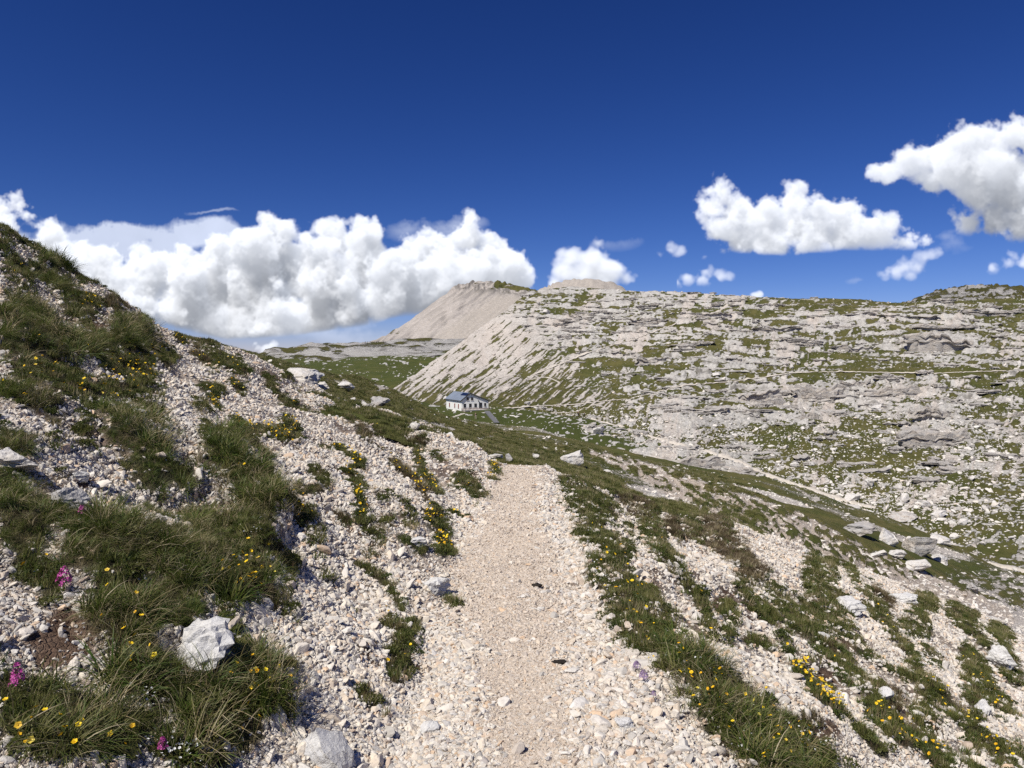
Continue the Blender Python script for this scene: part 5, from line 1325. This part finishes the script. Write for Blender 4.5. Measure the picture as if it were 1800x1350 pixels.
for k in range(9):                                      # standing seams of the sheet roof
    yk = y0 - .2 + k * 1.15
    hp(prism('roof_seam', [(xl, zl + th), (xa, za + th + .06), (xa, za + th + .11), (xl, zl + th + .05)], yk, yk + .05, MH['roof']), ro)
an = math.atan(sl)
for k in range(3):
    pm = box_mesh('solar_panel', (-.55, -.8, .02), (.55, .8, .07), MH['panel'])
    o = hp(pm); o.location = (xa - .75, y0 + .5 + k * 1.7, za - .75 * sl + th + .12); o.rotation_euler.y = -an
hp(box_mesh('plinth', (-Wg / 2 - .06, y0 - .08, -1.6), (Wg / 2 + .06, y0 + .02, .35), MH['plinth']))
def window(x, z, w_, h_, face, shut, nm='window'):
    """face 0: gable, face 1: long side"""
    root = None
    def bx(n_, a0, a1, z0, z1, d0, d1, mt, par):
        if face == 0: me = box_mesh(n_, (a0, y0 - d1, z0), (a1, y0 - d0, z1), mt)
        else: me = box_mesh(n_, (-Wg / 2 - d1, a0, z0), (-Wg / 2 - d0, a1, z1), mt)
        return hp(me, par)
    f = bx(nm, x - w_ / 2 - .03, x + w_ / 2 + .03, z - h_ / 2 - .03, z + h_ / 2 + .03, -.01, .05, MH['frame'] if not shut else MH['red'], None)
    bx('pane' if nm == 'window' else 'door_leaf', x - w_ / 2, x + w_ / 2, z - h_ / 2, z + h_ / 2, .052, .07, MH['glass'] if not shut else MH['red'], f)
    bx('sill', x - w_ / 2 - .12, x + w_ / 2 + .12, z - h_ / 2 - .16, z - h_ / 2 - .072, .052, .14, MH['plinth'], f)
for fx in (.115, .32, .515): window(-Wg / 2 + fx * Wg, 1.15, .70, 1.05, 0, False)
window(-Wg / 2 + .70 * Wg, .95, .9, 1.9, 0, False, 'door'); window(-Wg / 2 + .87 * Wg, 1.35, .5, .75, 0, False)
for fx in (.225, .385): window(-Wg / 2 + fx * Wg, 3.15, .62, .75, 0, False)
for fy in (.225, .57, .81): window(y1 - fy * L, .95, .62, 1.05, 1, True)
hp(box_mesh('lamp', (.9, y0 - .25, 2.3), (1.15, y0 - .002, 2.6), MH['trim']))
tr = link(bpy.data.objects.new('terrace', box_mesh('terrace', (-Wg / 2 + .2, y0 - 2.4, -1.6), (Wg / 2 + .2, y0 - .10, -.12), MH['plinth'], .02), ))
tr.location = hut.location; tr.rotation_euler = hut.rotation_euler; tag(tr, 'low stone terrace in front of the hut gable', 'terrace')
o = link(bpy.data.objects.new('deck', box_mesh('deck', (-Wg / 2 + .1, y0 - 2.5, -.118), (Wg / 2 + .3, y0 - .10, -.03), MH['deck'])), tr)
o = link(bpy.data.objects.new('rail', box_mesh('rail', (-Wg / 2 + .2, y0 - 2.4, .75), (Wg / 2 - 1.8, y0 - 2.33, .83), MH['metal'])), tr)
for k in range(7):
    xx = -Wg / 2 + .25 + k * 1.2
    link(bpy.data.objects.new('post', box_mesh('post', (xx, y0 - 2.4, -.028), (xx + .08, y0 - 2.32, .75), MH['metal'])), tr)
# the grey ramp leading down from the terrace
pa_, pb_ = Me.hit(856, 726), Me.hit(873, 745)
pa_ = Vector((pa_.x, pa_.y, pa_.z + .5)); pb_ = Vector((pb_.x, pb_.y, max(pb_.z, CZ + (HY - 746) / F * pb_.y) + .25))
v = pb_ - pa_; Lr = v.length
ramp = link(bpy.data.objects.new('ramp', None)); ramp.location = pa_; ramp.rotation_euler = v.to_track_quat('X', 'Z').to_euler()
tag(ramp, 'straight grey plank ramp running down from the terrace of the hut', 'ramp')
for sy in (-.7, .62): link(bpy.data.objects.new('stringer', box_mesh('stringer', (0, sy, -.12), (Lr, sy + .08, .14), MH['metal'])), ramp)
nb = 26
pl = box_mesh('plank', (-Lr / nb * .42, -.62, -.03), (Lr / nb * .42, .62, .03), MH['metal'])
for k in range(nb):
    o = link(bpy.data.objects.new('plank', pl), ramp); o.location = ((k + .5) * Lr / nb, 0, .06)
sp_ = box_mesh('support', (-.06, -.06, -2.2), (.06, .06, -.12), MH['metal'])
for k in range(5):
    for sy in (-.66, .66):
        o = link(bpy.data.objects.new('support', sp_), ramp); o.location = (Lr * (k + .5) / 5, sy, 0)

# ------------------------------------------------------------------ hikers
skin = mat_plain('skin', (.55, .34, .25), .6, .3, .08, 5.)
def skin_body(name, verts, edges, radii, mat):
    me = bpy.data.meshes.new(name); me.from_pydata(verts, edges, [])
    o = bpy.data.objects.new(name, me); COL.objects.link(o)
    md = o.modifiers.new('skin', 'SKIN'); 
    if not me.skin_vertices: me.skin_vertices.new() if hasattr(me.skin_vertices, 'new') else None
    md.use_smooth_shade = True
    sv = me.skin_vertices[0].data
    for i_, r_ in enumerate(radii): sv[i_].radius = (r_, r_) if not isinstance(r_, tuple) else r_
    sv[0].use_root = True
    o.modifiers.new('sub', 'SUBSURF').levels = 1
    dg = bpy.context.evaluated_depsgraph_get(); ev = o.evaluated_get(dg)
    me2 = bpy.data.meshes.new_from_object(ev); me2.name = name; me2.materials.clear(); me2.materials.append(mat)
    COL.objects.unlink(o); bpy.data.objects.remove(o)
    return me2
def person(label, p, rz, jacket, trousers, pack, stride=.18):
    root = link(bpy.data.objects.new('person', None)); root.location = p; root.rotation_euler.z = rz
    tag(root, label, 'person', None)
    s = stride
    V = [(0, 0, .95), (0, 0, 1.18), (0, 0, 1.40), (0, -.01, 1.50), (0, -.02, 1.62), (0, -.02, 1.72),
         (.17, 0, 1.39), (.24, -.04, 1.12), (.25, -.16, .90), (.25, -.20, .82), (-.17, 0, 1.39), (-.24, .05, 1.12), (-.25, -.02, .88), (-.25, -.04, .80),
         (.10, 0, .90), (.11, -s * .6, .50), (.11, -s, .08), (.11, -s - .13, .035), (-.10, 0, .90), (-.11, s * .4, .50), (-.11, s, .10), (-.11, s - .13, .035)]
    Eg = [(0, 1), (1, 2), (2, 3), (3, 4), (4, 5), (2, 6), (6, 7), (7, 8), (8, 9), (2, 10), (10, 11), (11, 12), (12, 13), (0, 14), (14, 15), (15, 16), (16, 17), (0, 18), (18, 19), (19, 20), (20, 21)]
    R = [.125, .12, .13, .055, .095, .06, .06, .045, .035, .04, .06, .045, .035, .04, .085, .058, .042, .035, .085, .058, .042, .035]
    link(bpy.data.objects.new('body', skin_body('body', V, Eg, R, skin)), root)
    def sub(ids, grow):
        mp = {a: k for k, a in enumerate(ids)}
        return [V[a] for a in ids], [(mp[a], mp[b]) for a, b in Eg if a in mp and b in mp], [R[a] + grow for a in ids]
    link(bpy.data.objects.new('jacket', skin_body('jacket', *sub([0, 1, 2, 6, 7, 8, 10, 11, 12], .02), jacket)), root)
    link(bpy.data.objects.new('trousers', skin_body('trousers', *sub([0, 14, 15, 16, 18, 19, 20], .015), trousers)), root)
    link(bpy.data.objects.new('hair', skin_body('hair', [(0, .0, 1.66), (0, .01, 1.74)], [(0, 1)], [.095, .07], MH['trim'])), root)
    if pack:
        me = stone_mesh('backpack', 5, 3, 1.0, 3, pack, .01, smooth=True)
        o = link(bpy.data.objects.new('backpack', me), root); o.location = (0, .20, 1.25); o.scale = (.19, .16, .27)
    return root
navy = mat_plain('dark_navy_cloth', (.02, .024, .035), .85, .2, .2, 6.); blk = mat_plain('black_cloth', (.015, .015, .017), .85, .2, .2, 6.); khaki = mat_plain('pale_khaki_cloth', (.42, .38, .30), .85, .2, .15, 6.); redc = mat_plain('dull_red_cloth', (.20, .04, .035), .85, .2, .2, 6.)
p = Me.hit(836, 737); person('person in a dark jacket and pale trousers standing below the hut terrace', p, .4, blk, khaki, navy)
p = C.hit(1017, 733); person('person in dark clothes walking on the left of the pair across the valley', p, 1.2, navy, blk, redc)
p = C.hit(1027, 734); person('person in black walking on the right of the pair across the valley', p, 1.4, blk, navy, None)
print('hut', round(time.time() - T0, 1))

# ------------------------------------------------------------------ flowers
def petal_head(name, n, rad, mat, cmat, tilt=.25, cup=.2):
    V = []; Fc = []; mi = []
    for k in range(n):
        a = 6.283 * k / n; c, s_ = math.cos(a), math.sin(a); t_ = (-s_, c)
        i = len(V); w_ = rad * .52
        V += [(c * rad * .12, s_ * rad * .12, 0), (c * rad * .62 + t_[0] * w_, s_ * rad * .62 + t_[1] * w_, rad * cup), (c * rad, s_ * rad, rad * cup * 1.5), (c * rad * .62 - t_[0] * w_, s_ * rad * .62 - t_[1] * w_, rad * cup)]
        Fc += [(i, i + 1, i + 2), (i, i + 2, i + 3)]; mi += [0, 0]
    i = len(V)
    V += [(0, 0, rad * .28)] + [(rad * .22 * math.cos(k * 1.2566), rad * .22 * math.sin(k * 1.2566), rad * .08) for k in range(5)]
    for k in range(5): Fc.append((i, i + 1 + k, i + 1 + (k + 1) % 5)); mi.append(1)
    me = mesh_np(name, V, faces3=Fc, mat=mat, smooth=False); me.materials.append(cmat)
    me.polygons.foreach_set('material_index', mi); return me
def stem_mesh(name, h, r):
    bm = bmesh.new(); bmesh.ops.create_cone(bm, segments=4, radius1=r, radius2=r * .7, depth=h, cap_ends=False)
    for v in bm.verts: v.co.z -= h / 2
    me = bpy.data.meshes.new(name); bm.to_mesh(me); bm.free(); me.materials.append(M['stem']); return me
heads = [petal_head('yellow_flower', 5, .0095, M['yellow'], M['centre'], cup=.15 + .12 * k) for k in range(3)]
stem0 = stem_mesh('stem', .055, .0009)
fl = []
for n_, (kind, r, nf, lab, pts) in enumerate(PATCHES):
    rng = random.Random(n_)
    for k in range(int(nf * 1.0)):
        sgi = rng.randrange(max(1, len(pts) - 1)); a = pts[sgi]; b_ = pts[min(sgi + 1, len(pts) - 1)]; t_ = rng.random()
        an = rng.random() * 6.283; rr = r * .95 * math.sqrt(rng.random())
        fl.append((a[0] + (b_[0] - a[0]) * t_ + rr * math.cos(an), a[1] + (b_[1] - a[1]) * t_ + rr * math.sin(an), n_))
fw = []
for (px, py, n_) in fl:
    i = int(np.clip(np.searchsorted(A.u, (px - CX) / F), 0, len(A.u) - 1))
    p = A.hit(px, py)
    if p.y < A.Dc[i] + .3: fw.append((p, n_))
fw.sort(key=lambda q: q[0].y)
rng = random.Random(4)
rest = []
tuft_h = {'tall': .07, 'short': .050, 'brown': .055, 'mat': .045}
for k, (p, n_) in enumerate(fw):
    z = p.z + tuft_h[PATCHES[n_][0]] * (1 + .03 * p.y) + rng.random() * .02
    s_ = (.6 + .7 * rng.random()) * (1 + .02 * max(0, p.y - 4)); ro = (rng.gauss(.45, .35), rng.gauss(0, .4), rng.random() * 6.28)
    if k < 300:
        o = link(bpy.data.objects.new('yellow_flower', heads[k % 3])); o.location = (p.x, p.y, z); o.rotation_euler = ro; o.scale = (s_,) * 3
        side = 'left' if p.x < 0 else 'right'; pl_ = PATCHES[n_][3]
        lab = 'yellow flower in the ' + pl_
        if len(lab.split()) > 16: lab = 'yellow flower in the ' + ' '.join(pl_.split()[:12])
        tag(o, lab, 'flower', 'yellow flowers in the ' + ' '.join(pl_.split()[:6]))
        c = link(bpy.data.objects.new('stem', stem0), o); c.rotation_euler = (-ro[0] * .6, -ro[1] * .6, 0)
    else: rest.append(((p.x, p.y, z), ro, (s_ * 1.15,) * 3))
NG_FL = scatter_tree(collection_of('far_flowers', heads))
o = scatter('far_yellow_flowers', NG_FL, [q[0] for q in rest], [q[1] for q in rest], [q[2] for q in rest], [k % 3 for k in range(len(rest))]); tag(o, 'yellow blooms dotting the more distant turf patches', 'flowers', kind='stuff')
def floret_head(name, n, rad, hgt, fr, mat, seed):
    rng = np.random.RandomState(seed); V = []; Fc = []
    for k in range(n):
        t_ = rng.rand(); a = rng.rand() * 6.283; rr = rad * (1 - .75 * t_ ** 1.5) * (.75 + .3 * rng.rand())
        c = np.array([rr * math.cos(a), rr * math.sin(a), hgt * t_]); nrm = np.array([math.cos(a), math.sin(a), .5])
        u_ = np.cross(nrm, rng.randn(3)); u_ /= np.linalg.norm(u_); w_ = np.cross(nrm, u_); w_ /= np.linalg.norm(w_)
        for q in range(4):
            b0 = q * 1.57 + rng.rand(); d = u_ * math.cos(b0) + w_ * math.sin(b0); e = u_ * -math.sin(b0) + w_ * math.cos(b0)
            i = len(V); V += [c, c + d * fr + e * fr * .4 + nrm * fr * .3, c + d * fr - e * fr * .4 + nrm * fr * .3]; Fc.append((i, i + 1, i + 2))
    return mesh_np(name, V, faces3=Fc, mat=mat, smooth=False)
for (lab, nm, mt, px, py, w_, h_) in [('large purple flower head standing in the long bladed tussock bank', 'purple_flower', 'purple', 118, 1022, 24, 26), ('tall purple flower spike at the left edge below the bare soil', 'purple_flower', 'purple', 38, 1198, 24, 36),
      ('small purple flower head near the lower edge beside the tiny white flowers', 'purple_flower', 'purple', 291, 1318, 16, 16), ('dim purple bud at the rim of the pebbles beside the left tussock', 'purple_flower', 'purple', 148, 906, 11, 12),
      ('pale violet flower cluster at the turf edge right of the path', 'violet_flower', 'violet', 1118, 1176, 14, 8), ('violet flower cluster nearer the camera at the turf edge right of the path', 'violet_flower', 'violet', 1130, 1192, 17, 10), ('smallest violet flowers on the white stones right of the path', 'violet_flower', 'violet', 1147, 1228, 9, 6)]:
    p = A.hit(px, py + h_ * .5); s_ = p.y / F
    o = link(bpy.data.objects.new(nm, floret_head(nm, 46, w_ * s_ * .5, h_ * s_, w_ * s_ * .16, M[mt], px))); o.location = (p.x, p.y - .02, p.z + .035); tag(o, lab, 'flower')
    c = link(bpy.data.objects.new('stem', stem_mesh('stem', .10, .0016)), o)
wf = [petal_head('white_flower', 5, .0055, M['white'], M['white'], cup=.3)]
rng = random.Random(9); P_ = []
for (x, y, rx, ry, n) in [(330, 1335, 75, 22, 60), (255, 1240, 26, 20, 16), (455, 945, 22, 14, 12), (1330, 1290, 60, 50, 50), (1040, 960, 18, 60, 26), (1065, 1050, 20, 60, 22), (1240, 1180, 60, 60, 24), (1420, 1315, 40, 30, 18)]:
    for k in range(n):
        p = A.hit(x + rng.gauss(0, rx * .5), y + rng.gauss(0, ry * .5)); P_.append((p.x, p.y, p.z + .045))
o = scatter('white_flowers', scatter_tree(collection_of('white_blooms', wf)), P_, [(rng.gauss(.4, .3), rng.gauss(0, .3), rng.random() * 6) for _ in P_], [(1, 1, 1)] * len(P_), [0] * len(P_)); tag(o, 'tiny white flowers sprinkled through the near turf', 'flowers', kind='stuff')
for lab, px, py, w_ in [('dark dropping lying on the right half of the path', 942, 1028, 17), ('dark crumbled dropping on the stones near the right rim of the path', 984, 1163, 19)]:
    p = A.hit(px, py + 4); s_ = w_ * p.y / F / 2
    me = stone_mesh('dung', px, 3, .7, 2, M['dung'], .30, smooth=True); o = link(bpy.data.objects.new('dung', me)); o.location = (p.x, p.y, p.z + s_ * .3); o.scale = (s_, s_, s_ * .8); tag(o, lab, 'droppings')
print('done', round(time.time() - T0, 1))
